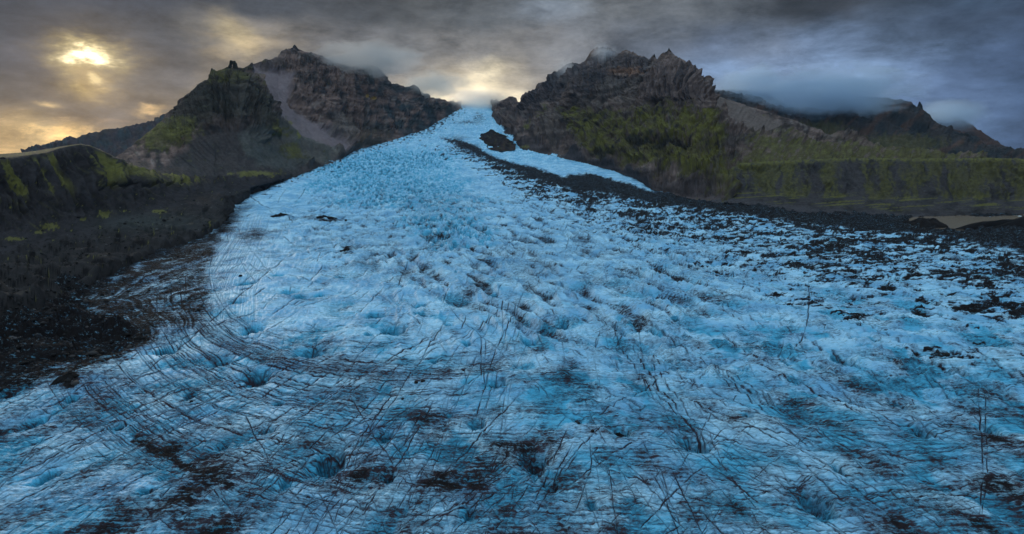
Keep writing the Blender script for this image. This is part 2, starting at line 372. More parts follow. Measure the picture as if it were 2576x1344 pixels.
# the ones one can follow with the eye
MAIN = [([(470,780),(540,830),(640,880),(750,912),(900,934),(1020,938),(1180,925),(1260,912)],1.6,.85),([(500,800),(600,865),(720,905),(860,930),(1000,945),(1160,935)],1.1,.7),([(480,770),(600,800),(720,850),(900,905),(1050,915)],1.0,.5),
 ([(300,1060),(400,1110),(480,1185),(570,1235),(680,1268),(830,1300)],2.4,.9),([(310,1050),(420,1090),(520,1180),(650,1250)],1.6,.7),([(520,1190),(640,1240),(800,1275),(1000,1290)],1.4,.7),
 ([(2440,930),(2462,985),(2468,1080),(2472,1200),(2460,1345)],2.0,.95),([(2450,925),(2478,990),(2482,1090),(2480,1220),(2466,1350)],1.6,.85),([(2035,690),(2034,780),(2020,850),(1985,890),(1950,915)],1.5,.8),
 ([(1575,850),(1620,910),(1660,970),(1720,1050),(1790,1135)],1.9,.95),([(1590,840),(1640,905),(1690,975),(1745,1060),(1800,1140)],1.3,.85),([(1210,840),(1214,900),(1208,950)],1.6,.9),([(1223,850),(1218,910),(1220,970)],1.3,.8),
 ([(1740,890),(1900,1000),(2050,1090),(2250,1190),(2576,1290)],1.7,.85),([(1760,880),(1930,1000),(2100,1100),(2330,1180),(2576,1240)],1.4,.8),([(1560,1000),(1700,1060),(1900,1160),(2200,1240),(2500,1330)],1.3,.8),
 ([(1100,1000),(1120,1060),(1150,1140),(1190,1240),(1260,1345)],1.3,.75),([(1330,1190),(1230,1250),(1120,1300),(960,1350)],2.0,.9),([(1390,1080),(1290,1180),(1160,1270),(1000,1350)],1.9,.9),([(1345,1070),(1250,1150),(1200,1200)],1.5,.8),
 ([(1000,1080),(950,1160),(880,1240),(780,1345)],1.6,.85),([(1110,960),(1040,960),(900,955),(760,925)],1.2,.6),([(0,1130),(150,1090),(330,1030),(500,960)],1.5,.8),([(0,1190),(200,1120),(400,1040),(620,950),(760,880)],1.3,.7),
 ([(30,1250),(250,1150),(480,1050),(700,960)],1.3,.7),([(0,1085),(160,1130),(330,1170),(560,1200),(740,1215)],1.3,.8),([(0,1270),(250,1290),(500,1310),(760,1320)],1.5,.8),([(100,1180),(260,1210),(420,1222),(560,1190)],1.3,.7),
 ([(1290,740),(1250,785),(1190,830),(1130,870)],1.4,.8),([(1320,745),(1240,800),(1160,860)],1.2,.7),([(1640,1190),(1690,1290),(1740,1350)],1.6,.9),([(1660,1180),(1680,1250)],1.4,.8),([(1480,1080),(1490,1180),(1450,1280),(1400,1345)],1.5,.85),
 ([(580,490),(570,560),(575,620)],1.2,.7),([(600,470),(640,500),(690,530)],1.2,.7),([(610,520),(600,580),(640,640),(700,700)],1.0,.6),([(1460,1210),(1700,1290),(1900,1345)],1.4,.8),([(1700,1330),(1850,1260),(2000,1210),(2150,1130)],1.3,.8)]
for pts, w, s in MAIN: line(pts, w, s, 4)
# families: the fan of old crevasse traces running down-glacier
def fan(n, xr, yr, ang, lr, ws, wob=4, curve=.25):
    for _ in range(n):
        x = rng.uniform(*xr); y = rng.uniform(*yr); a = math.radians(ang(x, y) + rng.normal(0, 9)); L = rng.uniform(*lr)
        c = rng.normal(0, curve); dx, dy = math.cos(a), -math.sin(a)
        pts = [(x - dx * L / 2, y - dy * L / 2), (x + dy * L * c * .2, y - dx * L * c * .2), (x + dx * L / 2, y + dy * L / 2)]
        line(pts, rng.uniform(*ws), rng.uniform(.4, 1.0), wob)
def fan_angle(x, y):
    return math.degrees(math.atan2(max(y - 560, 80), max(abs(1320 - x), 1) * 1.15 + 20)) * (1 if x < 1320 else -1)
fan(230, (-200, 1300), (900, 1480), fan_angle, (120, 520), (.7, 1.5), 2, .12)
fan(130, (1500, 2800), (900, 1500), fan_angle, (120, 560), (.7, 1.5), 2, .12)
fan(170, (400, 2000), (1060, 1500), lambda x, y: rng.choice([32, 42, 52, -48, -60]), (90, 340), (.9, 1.9), 2.5, .1)
fan(110, (200, 2700), (850, 1450), lambda x, y: rng.choice([-28, -20, 8, -8, 20]), (90, 460), (.6, 1.1), 2, .1)
fan(260, (560, 2000), (600, 950), lambda x, y: fan_angle(x, y) * .8 + rng.normal(0, 25), (20, 120), (.6, 1.1), 3)
fan(260, (420, 2100), (780, 1400), lambda x, y: rng.choice([62, 40, -50, 25, -30]), (8, 45), (.6, 1.3), 3)
fan(160, (600, 1500), (480, 760), lambda x, y: rng.choice([40, 55, -45, 25]), (8, 50), (.5, .9), 2)
fan(110, (1800, 2800), (850, 1300), lambda x, y: -12 + rng.normal(0, 10), (60, 320), (.6, 1.1), 3)
# long fractures running obliquely across the lower ice
for k in range(34):
    x = rng.uniform(1380, 2250); y = rng.uniform(840, 1180); a = math.radians(rng.normal(-29, 6)); L = rng.uniform(320, 900); c_ = rng.normal(0, .05)
    line([(x, y), (x + math.cos(a) * L / 2 + math.sin(a) * L * c_, y - math.sin(a) * L / 2 + math.cos(a) * L * c_), (x + math.cos(a) * L, y - math.sin(a) * L)], rng.uniform(.9, 1.8), rng.uniform(.55, .95), 2)
for k in range(34):
    x = rng.uniform(-150, 700); y = rng.uniform(1000, 1400); a = math.radians(rng.normal(22, 6)); L = rng.uniform(320, 850); c_ = rng.normal(0, .05)
    line([(x, y), (x + math.cos(a) * L / 2 + math.sin(a) * L * c_, y - math.sin(a) * L / 2 + math.cos(a) * L * c_), (x + math.cos(a) * L, y - math.sin(a) * L)], rng.uniform(.9, 1.8), rng.uniform(.55, .95), 2)
for k in range(16):
    x = rng.uniform(850, 1300); y = rng.uniform(1250, 1420); a = math.radians(rng.normal(44, 8)); L = rng.uniform(200, 480)
    line([(x, y), (x + math.cos(a) * L * .5 + rng.normal(0, 8), y - math.sin(a) * L * .5), (x + math.cos(a) * L, y - math.sin(a) * L)], rng.uniform(1.2, 2.2), rng.uniform(.6, 1.0), 3)
# nested arcs sweeping round the left lobe and across the foot of the glacier
A_IN = np.array([(565,560),(545,650),(545,720),(575,775),(660,820),(800,850),(1000,858),(1200,836),(1330,800)], float)
A_OUT = np.array([(60,905),(40,980),(90,1060),(220,1150),(420,1250),(680,1330),(980,1390),(1280,1400),(1560,1380)], float)
ARCS = []
for k in range(130):
    u = rng.random() ** 1.15; cl = .5 + .5 * math.sin(u * 37 + 1.3) * math.sin(u * 17)
    if rng.random() > .25 + cl: continue
    P_ = A_IN + (A_OUT - A_IN) * u; n = len(P_); i0 = rng.integers(0, 4); i1 = rng.integers(min(i0 + 3, n - 1), n)
    P_ = P_[i0:i1 + 1] + rng.normal(0, 2.5, (i1 + 1 - i0, 2))
    line([tuple(p) for p in P_], rng.uniform(.7, 1.5), rng.uniform(.35, .9), 3)
for u, w_, s_, nl in [(.15,20,.95,10),(.26,8,.5,4),(.36,15,.75,8),(.47,9,.55,4),(.60,16,.8,8),(.72,22,.95,10),(.86,16,.8,6)]:
    ARCS.append((A_IN + (A_OUT - A_IN) * u, w_, s_))
    for q in range(nl):
        uu = u + (q - nl / 2) * .011 + rng.normal(0, .003); P_ = A_IN + (A_OUT - A_IN) * uu; i0 = rng.integers(0, 2); i1 = rng.integers(7, 10)
        line([tuple(p) for p in (P_ + rng.normal(0, 1.5, P_.shape))[i0:i1]], rng.uniform(.9, 2.0), rng.uniform(.65, 1.0), 2)
B_IN = np.array([(1560,900),(1800,960),(2050,1000),(2300,1000),(2480,960)], float); B_OUT = np.array([(1400,1340),(1750,1400),(2150,1420),(2500,1390),(2800,1330)], float)
for k in range(85):
    u = rng.random(); P_ = B_IN + (B_OUT - B_IN) * u; i0 = rng.integers(0, 3); i1 = rng.integers(i0 + 1, 5)
    line([tuple(p) for p in P_[i0:i1 + 1] + rng.normal(0, 4, (i1 + 1 - i0, 2))], rng.uniform(.8, 1.5), rng.uniform(.45, .95), 2.5)
# flow stripes on the left hand bend
for k in range(46):
    o = k * 6.2 + rng.normal(0, 2); q = o * .55
    pts = [(575 + o * .55, 512 + o * .05), (545 + o * .5, 600 + q * .2), (470 + o * .62, 690 + q * .2), (430 + o * .75, 790 + q * .25), (420 + o * .95, 860 + q * .35), (470 + o * 1.3, 940 + q * .5)]
    a = rng.uniform(0, .35); n = int(len(pts)); i0 = 0 if a < .2 else 1; i1 = n if rng.random() < .5 else n - 1
    line(pts[i0:i1], rng.uniform(.7, 1.4), rng.uniform(.3, .7) * (1 - k / 90), 3)
for k in range(26):
    o = k * 14 + rng.normal(0, 4)
    pts = [(330 - o, 800 + o * .4), (270 - o * .9, 900 + o * .3), (250 - o * .8, 1000 + o * .2), (300 - o * .6, 1080 + o * .3), (420 - o * .5, 1180 + o * .35)]
    line(pts, rng.uniform(.8, 1.6), rng.uniform(.2, .5), 5)
h -= crack * np.clip(pxm * 3.0, .3, 1.6)

# dirt ------------------------------------------------------------------------
soft = fbm2(wx / 55, wy / 80, 4, 60); soft2 = fbm2(wx / 18, wy / 26, 4, 61); mid = fbm2(wx / 9, wy / 9, 4, 62)
hn = np.clip(-(hum - .62) * 2.2, -1, 1)
reach = np.interp(GX, [1100, 1400, 1800, 2200, 2576, 3000], [30, 90, 185, 285, 400, 460])
fade = np.clip(1 - below / reach, 0, 1) * ss(-14, 2, below) * ss(1000, 1300, GX)
thr = np.clip(fade, 0, 1) ** .72
strk = fbm2(wx / 19 + w1 * .6, wy / 8, 5, 63, .66) + .5 * fbm2(wx / 80, wy / 60, 3, 64)
streaks = ss(.36 - .62 * thr, .60 - .62 * thr, strk + .15 * hn) * ss(0, .06, thr)
dirt = np.clip(streaks, 0, 1) * .95
dirt = np.maximum(dirt, ss(-5, 5, sdB + mid * 5) * (.93 + .1 * mid))
dirt = np.maximum(dirt, ss(-1, 6, sdR + mid * 3) * .95)
dirt = np.maximum(dirt, ss(-14, 8, sdL + soft2 * 46 + mid * 22) * np.clip(.95 - .9 * ss(.28, .5, fbm2(wx / 14, wy / 5, 4, 66) ) * ss(60, 0, sdL), 0, 1))
# purple-grey veneer beyond the left margin and on the bend
VEN = inside(WX, WY, [(600,478),(640,500),(590,560),(540,620),(520,700),(530,790),(490,830),(400,862),(330,905),(180,960),(0,985),(-400,1060),(-400,500),(400,560)])
stripe = perlin2((sdL + w1 * 6) / 7, GYr / 90, 68) + .6 * perlin2((sdL + w1 * 6) / 3.2, GYr / 60, 69)
ven = ss(-30, 20, VEN) * ss(460, 560, GYr)
dirt = np.maximum(dirt, ven * np.clip(.74 + .40 * soft2 + .32 * stripe + .25 * mid + .25 * ss(-90, -10, sdL), .08, .97))
ven2 = ss(-130, 0, VEN) * ss(460, 600, GYr)
dirt = np.maximum(dirt, ven2 * np.clip(.24 + .32 * soft2 + .28 * stripe, 0, .75))
for (a, b, rx, ry, s) in [(640,590,55,24,.75),(690,580,30,10,.6),(515,690,20,70,.7),(510,640,30,40,.5),(430,800,50,60,.75),(410,760,40,30,.6),(560,1120,120,60,.35),(750,1090,70,60,.45),(900,1150,60,60,.4),(60,1290,80,70,.55),(30,1210,40,40,.4),
   (1250,1240,160,30,.45),(1480,1290,200,40,.5),(2380,1330,120,30,.6),(1700,1150,60,30,.5),(2000,1215,70,24,.6),(1180,1050,60,22,.35),(1500,1040,120,18,.4),(760,930,120,26,.45),(900,960,140,18,.4),(430,1130,70,45,.8),(365,1100,42,24,.85),
   (165,965,30,28,1.2),(185,995,18,8,1.),(720,547,34,5,1.),(820,550,48,6,1.1),(868,630,22,4,1.1),(560,565,40,10,.6),(1300,760,60,30,.3),(1100,520,140,50,.25),(950,620,120,40,.25),(1030,690,120,50,.25),(1330,680,110,60,.35),(1600,900,120,50,.35),(1780,700,140,30,.3),(2200,1000,140,26,.3),(1330,620,60,30,.25),
   (1205,295,10,12,.7),(1180,308,36,5,.6),(1150,350,30,10,.5),(1180,372,30,12,.6),(200,1100,120,60,.3),(640,1010,120,60,.3)]:
    dirt = np.maximum(dirt, np.clip(blob(WX, WY, a, b, rx, ry) * s + (soft2 * .45 + mid * .35) * blob(GX, GYr, a, b, rx * 1.5, ry * 1.5) * s, 0, 1))
dirt = np.maximum(dirt, ss(22, 6, along(WX, WY, [(330,1095),(420,1140),(500,1195),(580,1240)]) + mid * 12) * .85)
for P_, w_, s_ in ARCS:
    dd = along(WX * .35 + GX * .65, WY * .35 + GYr * .65, [tuple(p) for p in P_])
    dirt = np.maximum(dirt, np.clip(ss(w_ * 1.6, 0, dd + mid * 6) * s_ * (.62 + .8 * soft2 + .4 * soft), 0, .58))
hollow = ss(.05, -.30, fbm2(wx / 26, wy / 34, 4, 2))
near = ss(760, 1250, GYr)
dirt = np.maximum(dirt, np.clip(.15 + .30 * near + (.50 + .30 * near) * soft2 + .42 * soft + .2 * mid, 0, .9) * ss(430, 650, GYr))
# ash collects on the lee sides of the combed ridges
dirt = np.maximum(dirt, (comb * ss(.58, .35, cr) + comb2 * .7 * ss(.6, .35, cr2)) * np.clip(.55 + .8 * soft2, 0, .8))
dirt = np.maximum(dirt, serac * ss(.5, .3, sr) * np.clip(.05 + .8 * soft2, 0, .5))
dirt = np.maximum(dirt, bowl_dirt_dark)
dirt = np.maximum(dirt, hollow * ss(640, 850, GYr) * np.clip(.22 + .8 * soft2, 0, .55))
dirt = np.maximum(dirt, np.clip(ss(1100, 1420, GYr + np.abs(GX - 1288) * .16) * (.40 + .5 * soft2 + .2 * mid), 0, .6))  # dirt in the lower corners, made heavier to paint in vignette darkening
# blue ice
blue = np.maximum(blue, np.clip(serac * .75 * ss(.62, .40, sr) + upper * .3 * ss(.6, .4, sr) + serac * .12, 0, 1))
for (a, b, rx, ry, s) in [(2340,1130,130,60,.65),(2100,1090,130,50,.45),(1450,1000,140,40,.5),(1380,1230,120,60,.5),(1700,1060,90,30,.5),(2230,1230,200,50,.5),(560,1000,140,50,.35),(1230,1010,90,40,.35),(900,1000,200,40,.3),(1250,1310,300,40,.45),(2450,1000,80,40,.4),(330,1080,30,20,.6),(700,1280,160,50,.3),(1870,1280,200,60,.5),(1150,1120,60,40,.3),(1640,1000,120,60,.3)]:
    blue = np.maximum(blue, np.clip((blob(WX, WY, a, b, rx, ry) * (.8 + .9 * soft2 + .6 * mid)) * s, 0, 1))
blue = np.maximum(blue, np.clip(.05 + 1.1 * fbm2(wx / 30, wy / 38, 4, 70), 0, .85) * ss(650, 1050, GYr))
blue = np.maximum(blue, chop * ss(.5, .3, hum) * .3)
blue = np.maximum(blue, hollow * np.clip(.45 + 1.0 * soft, 0, .8) * ss(560, 900, GYr))
bed = ss(3, 40, sdR) * 25 + ss(15, 110, sdL) * np.where(GYr < 520, 20, 0)        # ice thins out to nothing past its edge
bed = np.where(LAKE > -6, np.maximum(bed, 3 + ss(-6, 6, LAKE) * 16), bed)
h = h + ss(-90, -10, LAKE) * (LAKE < -6) * ss(2200, 2280, GX) * 3.5 * (GYr > 560)
GZ = gz + h - bed
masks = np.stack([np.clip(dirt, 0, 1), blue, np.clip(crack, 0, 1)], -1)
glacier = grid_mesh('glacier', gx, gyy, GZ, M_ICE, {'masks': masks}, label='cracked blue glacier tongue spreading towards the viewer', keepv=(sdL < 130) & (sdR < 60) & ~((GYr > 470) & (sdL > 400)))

# ------------------------------------------------------------------ mountains as lofted relief
DARK = (.030, .027, .028); BROWN = (.135, .092, .080); SCREE = (.185, .150, .162); MOSS = (.108, .103, .027); OLIVE = (.070, .065, .024)
PALE = (.20, .17, .155); RUST = (.11, .060, .036); TEAL = (.030, .045, .052); SAND = (.040, .037, .038); GREY = (.080, .084, .076)

def loft(xr, lines, step=1.6, rows=None, back=None):
    """lines: foot to crest, each [(X, Y, depth)...]; depth None = on the glacier there.
    Returns world grids and (X, t) of every vertex; `back` adds rows that fall away behind the crest."""
    X = np.arange(xr[0], xr[1] + step, step)
    P = []
    for ln in lines:
        lx = [p[0] for p in ln]; ly = [p[1] for p in ln]
        ld = [p[2] if p[2] is not None else float(depthg(p[1])) for p in ln]
        Y = np.interp(X, lx, ly); D = np.exp(np.interp(X, lx, np.log(ld)))
        P.append(np.stack(at(X, Y, D), -1))
    P = np.stack(P)                                  # k, n, 3
    K = len(P)
    if rows is None: rows = [80] * (K - 1)
    out = []; T = []
    for k in range(K - 1):
        u = np.linspace(0, 1, rows[k], endpoint=(k == K - 2))
        p0 = P[max(k - 1, 0)]; p1 = P[k]; p2 = P[k + 1]; p3 = P[min(k + 2, K - 1)]
        for uu in u:
            lin = p1 + (p2 - p1) * uu
            m1 = (p2 - p0) * .5; m2 = (p3 - p1) * .5; a = uu * uu
            her = (2 * a * uu - 3 * a + 1) * p1 + (a * uu - 2 * a + uu) * m1 + (-2 * a * uu + 3 * a) * p2 + (a * uu - a) * m2
            out.append(lin * .6 + her * .4); T.append(k + uu)
    if back:
        c = out[-1]
        for j in range(1, 25):
            v = j / 24
            q = c.copy(); q[:, 1] += back[0] * v; q[:, 0] *= q[:, 1] / c[:, 1]; q[:, 2] -= back[1] * v ** 1.2
            out.append(q); T.append(K - 1 + v)
    G = np.stack(out); T = np.repeat(np.array(T)[:, None], len(X), 1); XX = np.repeat(X[None], len(out), 0)
    return G[..., 0], G[..., 1], G[..., 2], XX, T
def push(x, y, z, n, d):
    return x + n[..., 0] * d, y + n[..., 1] * d, z + n[..., 2] * d
def smooth_n(n, k=9):
    ker = np.ones(k) / k
    for ax in (0, 1):
        n = np.apply_along_axis(lambda a: np.convolve(np.pad(a, k // 2, mode='edge'), ker, 'valid'), ax, n)
    return n / (np.linalg.norm(n, axis=-1, keepdims=True) + 1e-9)
def relief(x, y, z, n, amps, seed, fl=0, flm=0, vert=.55, lean=0., lay=0.):
    """gullies and crags: amps = [(size, amplitude mask)], fl = columnar fluting"""
    d = 0
    X, Y = toP(x, y, z); med = float(np.median(y)) / F
    for i, (s, a) in enumerate(amps):
        if i == 0:
            d = d + (rid3(x / s, y / s, z / s * vert, 2, seed, .4) - .5) * a
        else:                                        # gullies and ribs running down the slope, sharp crests between them
            su = s / med * .75
            wv = fbm2(X / (su * 2.2), Y / (su * 2.2), 3, seed + 5 + i)
            g = rid2((X + lean * (Y - 300)) / su + wv * 1.1, Y / (su * 3.2) + wv * .6, 3, seed + 10 * i, .55)
            r3 = rid3(x / s, y / s, z / s * 1.3, 3, seed + 10 * i + 5, .5)
            d = d + (g - .5) * a * .42 + (r3 - .5) * a * .40
    st = z / 34 + fbm3(x / 160, y / 160, z / 160, 3, seed + 91) * 1.6; fr = st - np.floor(st)
    d = d + lay * (np.where(fr < .75, fr / .75, (1 - fr) / .25) - .5) * 7
    d = d + (fbm3(x / 9, y / 9, z / 9, 3, seed + 90)) * 1.3
    if np.any(np.asarray(flm) > 0):
        wv = fbm3(x / 40, y / 40, z / 60, 2, seed + 77) * .8
        d = d * (1 - .55 * flm) + flm * fl * ((rid2(X / 11 + wv * .8, Y / 190, 3, seed + 70, .6) - .5) * 1.2 + (rid2(X / 4.2 + wv, Y / 120, 2, seed + 73, .6) - .5) * .5)
    return d

def pn(XX, YY, s, o, seed): return fbm2(XX / s, YY / s, o, seed)

def streaky(c, X, Y, lean, seed, k=.45, z=None, zk=0.):
    su = X + lean * Y
    a = .45 * perlin2(su / 6, Y / 26, seed) + .9 * fbm2(su / 20, Y / 26, 4, seed + 2, .6) + .9 * fbm2(X / 7, Y / 5, 3, seed + 3, .6)
    if z is not None:
        b = perlin2(z / 17 + fbm2(X / 60, Y / 60, 3, seed + 4) * 1.8, X / 260, seed + 6) + .6 * perlin2(z / 7 + fbm2(X / 40, Y / 40, 3, seed + 8) * 2, X / 160, seed + 7)
        a = a + np.clip(b * 2.2, -.9, .9) * zk / np.maximum(k[..., 0] if np.ndim(k) > 1 else k, .1)
    return np.clip(c * np.clip(1 + .75 * k * a[..., None], .25, 2.2), .004, 1)
def jag(X, T, z, tc, mask, seed, amp):
    j = (rid2(X / 9, X * 0, 4, seed, .6) - .55) * amp + (rid2(X / 30, X * 0 + 3, 2, seed + 5, .6) - .55) * amp * .8
    return z + j * ss(.35, 0, np.abs(T - tc)) * mask
# ---- mountain on the left -----------------------------------------------------
def build_left():
    foot = [(240,412,1560),(330,425,1530),(400,447,1480),(480,456,1450),(560,496,1450),(600,496,1480),(640,486,None),(700,462,None),(760,437,None),(850,406,None),(890,381,None),(930,368,None),(1000,351,None),(1075,326,None),(1120,297,None),(1160,272,None)]
    low = [(240,418,1700),(330,410,1750),(400,408,1750),(480,402,1720),(560,410,1680),(620,412,1720),(700,405,1950),(760,395,2150),(850,372,2500),(890,352,2720),(930,342,2900),(1000,330,3200),(1075,310,3600),(1120,288,4150),(1160,269,4800)]
    mid_ = [(240,416,1880),(300,404,1940),(360,376,1980),(420,338,2010),(480,312,1960),(540,318,1900),(600,325,1900),(650,315,2000),(700,305,2250),(760,298,2550),(800,296,2700),(850,292,2900),(900,285,3050),(965,278,3250),(1000,280,3450),(1075,285,3900),(1120,278,4350),(1160,267,4900)]
    top = [(240,415,2050),(290,402,2080),(314,391,2110),(349,364,2150),(395,328,2200),(430,296,2240),(460,258,2250),(500,235,2220),(540,215,2200),(600,205,2200),(640,215,2400),(700,220,2700),(740,195,2950),(790,200,3050),(830,205,3100),(880,215,3200),(930,222,3300),(965,240,3400),(1000,250,3600),(1060,258,3950),(1120,268,4450),(1160,266,5000)]
    crest = [(240,414,2200),(290,399,2250),(314,385,2300),(349,354,2350),(372,334,2380),(395,315,2400),(408,304,2400),(419,285,2400),(432,279,2400),(447,277,2400),(455,262,2400),(470,245,2400),(485,232,2400),(500,222,2400),(515,212,2400),(524,200,2400),(530,181,2400),(534,176,2400),(540,176,2400),(546,179,2400),(560,175,2420),(571,169.5,2430),(578,171.5,2445),(592,171.5,2450),(600,171,2500),(612,172,2600),(620,168,2750),(650,158,2950),(682,150,3100),(700,141,3200),(709,128,3250),(720,125,3300),(733,122,3320),(740,116,3320),(748,124,3350),(775,132,3400),(800,137,3450),(820,146,3500),(845,158,3500),(870,166,3550),(900,166,3600),(935,165,3650),(950,170,3650),(962,180,3650),(968,196,3650),(971,218,3700),(985,212,3800),(1000,211,3900),(1015,220,3950),(1040,217,4000),(1060,231,4150),(1075,242,4300),(1100,252,4500),(1130,257,4750),(1150,264,5000),(1160,270,5100)]
    x, y, z, X, T = loft((240, 1160), [foot, low, mid_, top, crest], 1.5, [50, 70, 70, 60], back=(900, 420))
    n = smooth_n(normals(x, y, z))
    _, Y = toP(x, y, z)
    crestf = ss(4.0, 3.45, T)                        # leave the skyline itself mostly as drawn
    wX = X + pn(X, Y, 40, 4, 3) * 20; wY = Y + pn(X, Y, 40, 4, 4) * 20
    butt = ss(-12, 14, inside(wX, wY, [(520,180),(605,170),(640,220),(655,265),(690,300),(700,345),(640,345),(600,330),(520,338),(430,350),(380,340),(430,282),(500,225)]))
    scree = ss(-5, 8, inside(X + pn(X, Y, 30, 4, 5) * 10, Y + pn(X, Y, 30, 4, 6) * 8, [(632,172),(712,184),(742,186),(728,225),(732,258),(772,296),(832,338),(896,366),(866,390),(800,362),(735,325),(690,290),(664,255),(648,220)]))
    fan_ = ss(-8, 10, inside(wX, wY, [(690,275),(720,300),(800,350),(870,390),(760,430),(650,420),(600,350),(640,330),(690,345),(700,300)]))
    apron = ss(-12, 12, inside(wX, wY, [(380,430),(440,400),(520,340),(600,335),(650,350),(760,430),(900,372),(880,400),(640,500),(560,520),(240,520),(240,405),(330,402)]))
    cliff = np.clip(butt + ss(-10, 15, inside(wX, wY, [(730,190),(800,185),(965,165),(975,235),(1160,262),(1160,280),(1000,345),(930,360),(880,330),(840,260),(800,250),(770,270),(738,255)])), 0, 1)
    cliff = np.maximum(cliff, ss(-6, 8, inside(wX, wY, [(700,120),(830,140),(850,175),(760,190),(715,180),(690,165)])))
    smoothm = np.clip(np.maximum(np.maximum(scree, apron * .9), fan_ * .85), 0, 1)
    big = 1 - smoothm * .8
    edge = ss(380, 540, X) * .6 + .4
    crestf = crestf * np.where(X < 540, .45, 1)
    d = edge * relief(x, y, z, n, [(260, 90 * big * crestf), (90, 46 * (1 - smoothm * .92) * (crestf * .92 + .08)), (32, 20 * (1 - smoothm * .9) * (crestf * .85 + .15)), (12, 7 * (1 - smoothm * .8) * (crestf * .7 + .3))], 101, 18, cliff * crestf, lay=(1 - smoothm) * ss(4, 3.6, T), lean=np.interp(X, [420, 560, 640], [.6, .15, -.45]))
    d = d + (butt * 16 - scree * 4 + (cliff - butt * cliff) * 10) * ss(3.8, 2.9, T) * ss(0, .6, T) * ss(430, 560, X)
    d = d * ss(0, .25, T) * (T <= 4.001)
    # runnels on scree
    slope_s = X * .8 - Y * 1.0
    d = d + smoothm * 2.2 * perlin2(slope_s / 5, (X + Y) / 160, 9) * ss(0, .3, T)
    x2, y2, z2 = push(x, y, z, n, d)
    z2 = jag(X, T, z2, 4.0, .18 + .6 * ss(-20, 20, np.minimum(X - 690, 990 - X)), 120, 10)
    N = normals(x2, y2, z2)
    _, Y2 = toP(x2, y2, z2)
    c = np.zeros(X.shape + (3,), f32) + np.array(BROWN, f32)
    v = pn(X, Y2, 26, 5, 12); v2 = pn(X, Y2, 70, 4, 13)
    c = mix(c, DARK, ss(-.2, .35, v + v2 * .6))
    c = mix(c, TEAL, ss(850, 990, X + v2 * 90) * ss(-.3, .2, v) * .8)
    c = mix(c, PALE, ss(.15, .5, pn(X, Y2, 18, 4, 14) + .2 * v2) * (1 - butt) * .55)
    c = mix(c, (.030, .030, .025), butt * .85)
    c = mix(c, RUST, blob(X, Y2, 960, 350, 90, 22) * np.clip(.4 + v * 2, 0, 1) * .55)
    c = mix(c, (.10, .072, .05), blob(X, Y2, 920, 345, 40, 24) * .6)
    c = mix(c, SAND, apron * .9)
    c = mix(c, GREY, fan_ * .75)
    sl = .5 + .5 * perlin2(slope_s / 4.5, (X + Y2) / 200, 15)
    c = mix(c, np.array(SCREE), scree * (.74 + .12 * sl) * ss(.0, .3, scree + .3 * v + .1))
    c = mix(c, (.075, .066, .072), fan_ * ss(.55, .8, sl) * .6)
    c = mix(c, (.125, .11, .10), ss(-6, 8, inside(wX, wY, [(830,300),(880,300),(900,350),(870,370),(835,340)])) * .6)
    c = mix(c, (.095, .072, .066), ss(-4, 5, inside(wX, wY, [(612,172),(650,157),(712,140),(712,165),(700,180),(660,176)])) * .8)
    up = N[..., 2]
    m = (blob(X, Y2, 560, 190, 60, 26) * .8 + blob(X, Y2, 440, 320, 80, 34) * .75 + blob(X, Y2, 400, 350, 80, 30) * .7 + blob(X, Y2, 720, 345, 30, 35) * .6 + blob(X, Y2, 740, 385, 50, 18) * .8 + blob(X, Y2, 680, 330, 25, 30) * .7 + blob(X, Y2, 650, 210, 20, 40) * .5 + blob(X, Y2, 880, 275, 40, 14) * .4)
    mm = ss(.25, .6, m + v * .7 + pn(X, Y2, 8, 4, 17) * .5 + (up - .5) * .5 - .2)
    c = mix(c, OLIVE, mm * .75)
    c = mix(c, MOSS, ss(.6, .95, m + v * .8 + pn(X, Y2, 9, 3, 19) * .5) * .55)
    c = mix(c, np.array(MOSS) * 1.3, ss(.35, .7, np.maximum(blob(X, Y2, 640, 437, 60, 8), np.maximum(blob(X, Y2, 735, 312, 7, 9), blob(X, Y2, 748, 335, 6, 16))) + v * .6 + pn(X, Y2, 7, 3, 20) * .4) * .7)
    c = mix(c, (.20, .13, .04), ss(.45, .7, np.maximum(blob(X, Y2, 921, 242, 6, 6), blob(X, Y2, 938, 247, 9, 6)) + pn(X, Y2, 5, 3, 21) * .3))
    return grid_mesh('mountain_left', x2, y2, z2, M_ROCK, {'albedo': streaky(c, X, Y2, -.6, 700, .5 - .32 * scree[..., None], z2, .45 * (1 - smoothm))}, label='jagged dark mountain with a purple scree fan, left of the glacier', smooth=False)
build_left()

# ---- long hill far behind on the left ------------------------------------------
def build_far_left():
    foot = [(60,400,2500),(200,410,2500),(330,420,2500),(470,420,2500)]
    m1 = [(60,395,2900),(150,382,3000),(250,372,3000),(330,362,3000),(420,350,3000),(470,345,3000)]
    crest = [(60,396,3600),(130,378,3700),(150,370,3700),(180,357,3800),(250,337,3900),(330,320,4000),(395,306,4000),(400,300,4000),(470,262,4000)]
    x, y, z, X, T = loft((60, 470), [foot, m1, crest], 1.8, [40, 60], back=(1500, 250))
    n = smooth_n(normals(x, y, z)); e = ss(2.0, 1.6, T)
    d = relief(x, y, z, n, [(300, 80 * e), (90, 32 * e), (30, 10 * e + 1)], 201)
    x, y, z = push(x, y, z, n, d); _, Y = toP(x, y, z); v = pn(X, Y, 25, 4, 30)
    c = np.zeros(X.shape + (3,), f32) + np.array((.050, .042, .048), f32)
    c = mix(c, TEAL, ss(-.2, .3, v) * .8); c = mix(c, (.085, .07, .055), ss(1.55, 1.9, T + v * .3) * .8); c = mix(c, (.06, .045, .035), ss(.1, .4, pn(X, Y, 12, 4, 31)) * .6)
    grid_mesh('hill_far_left', x, y, z, M_FAR, {'albedo': streaky(c, X, Y, .2, 720, .5)}, label='long low hill far behind the left mountain')
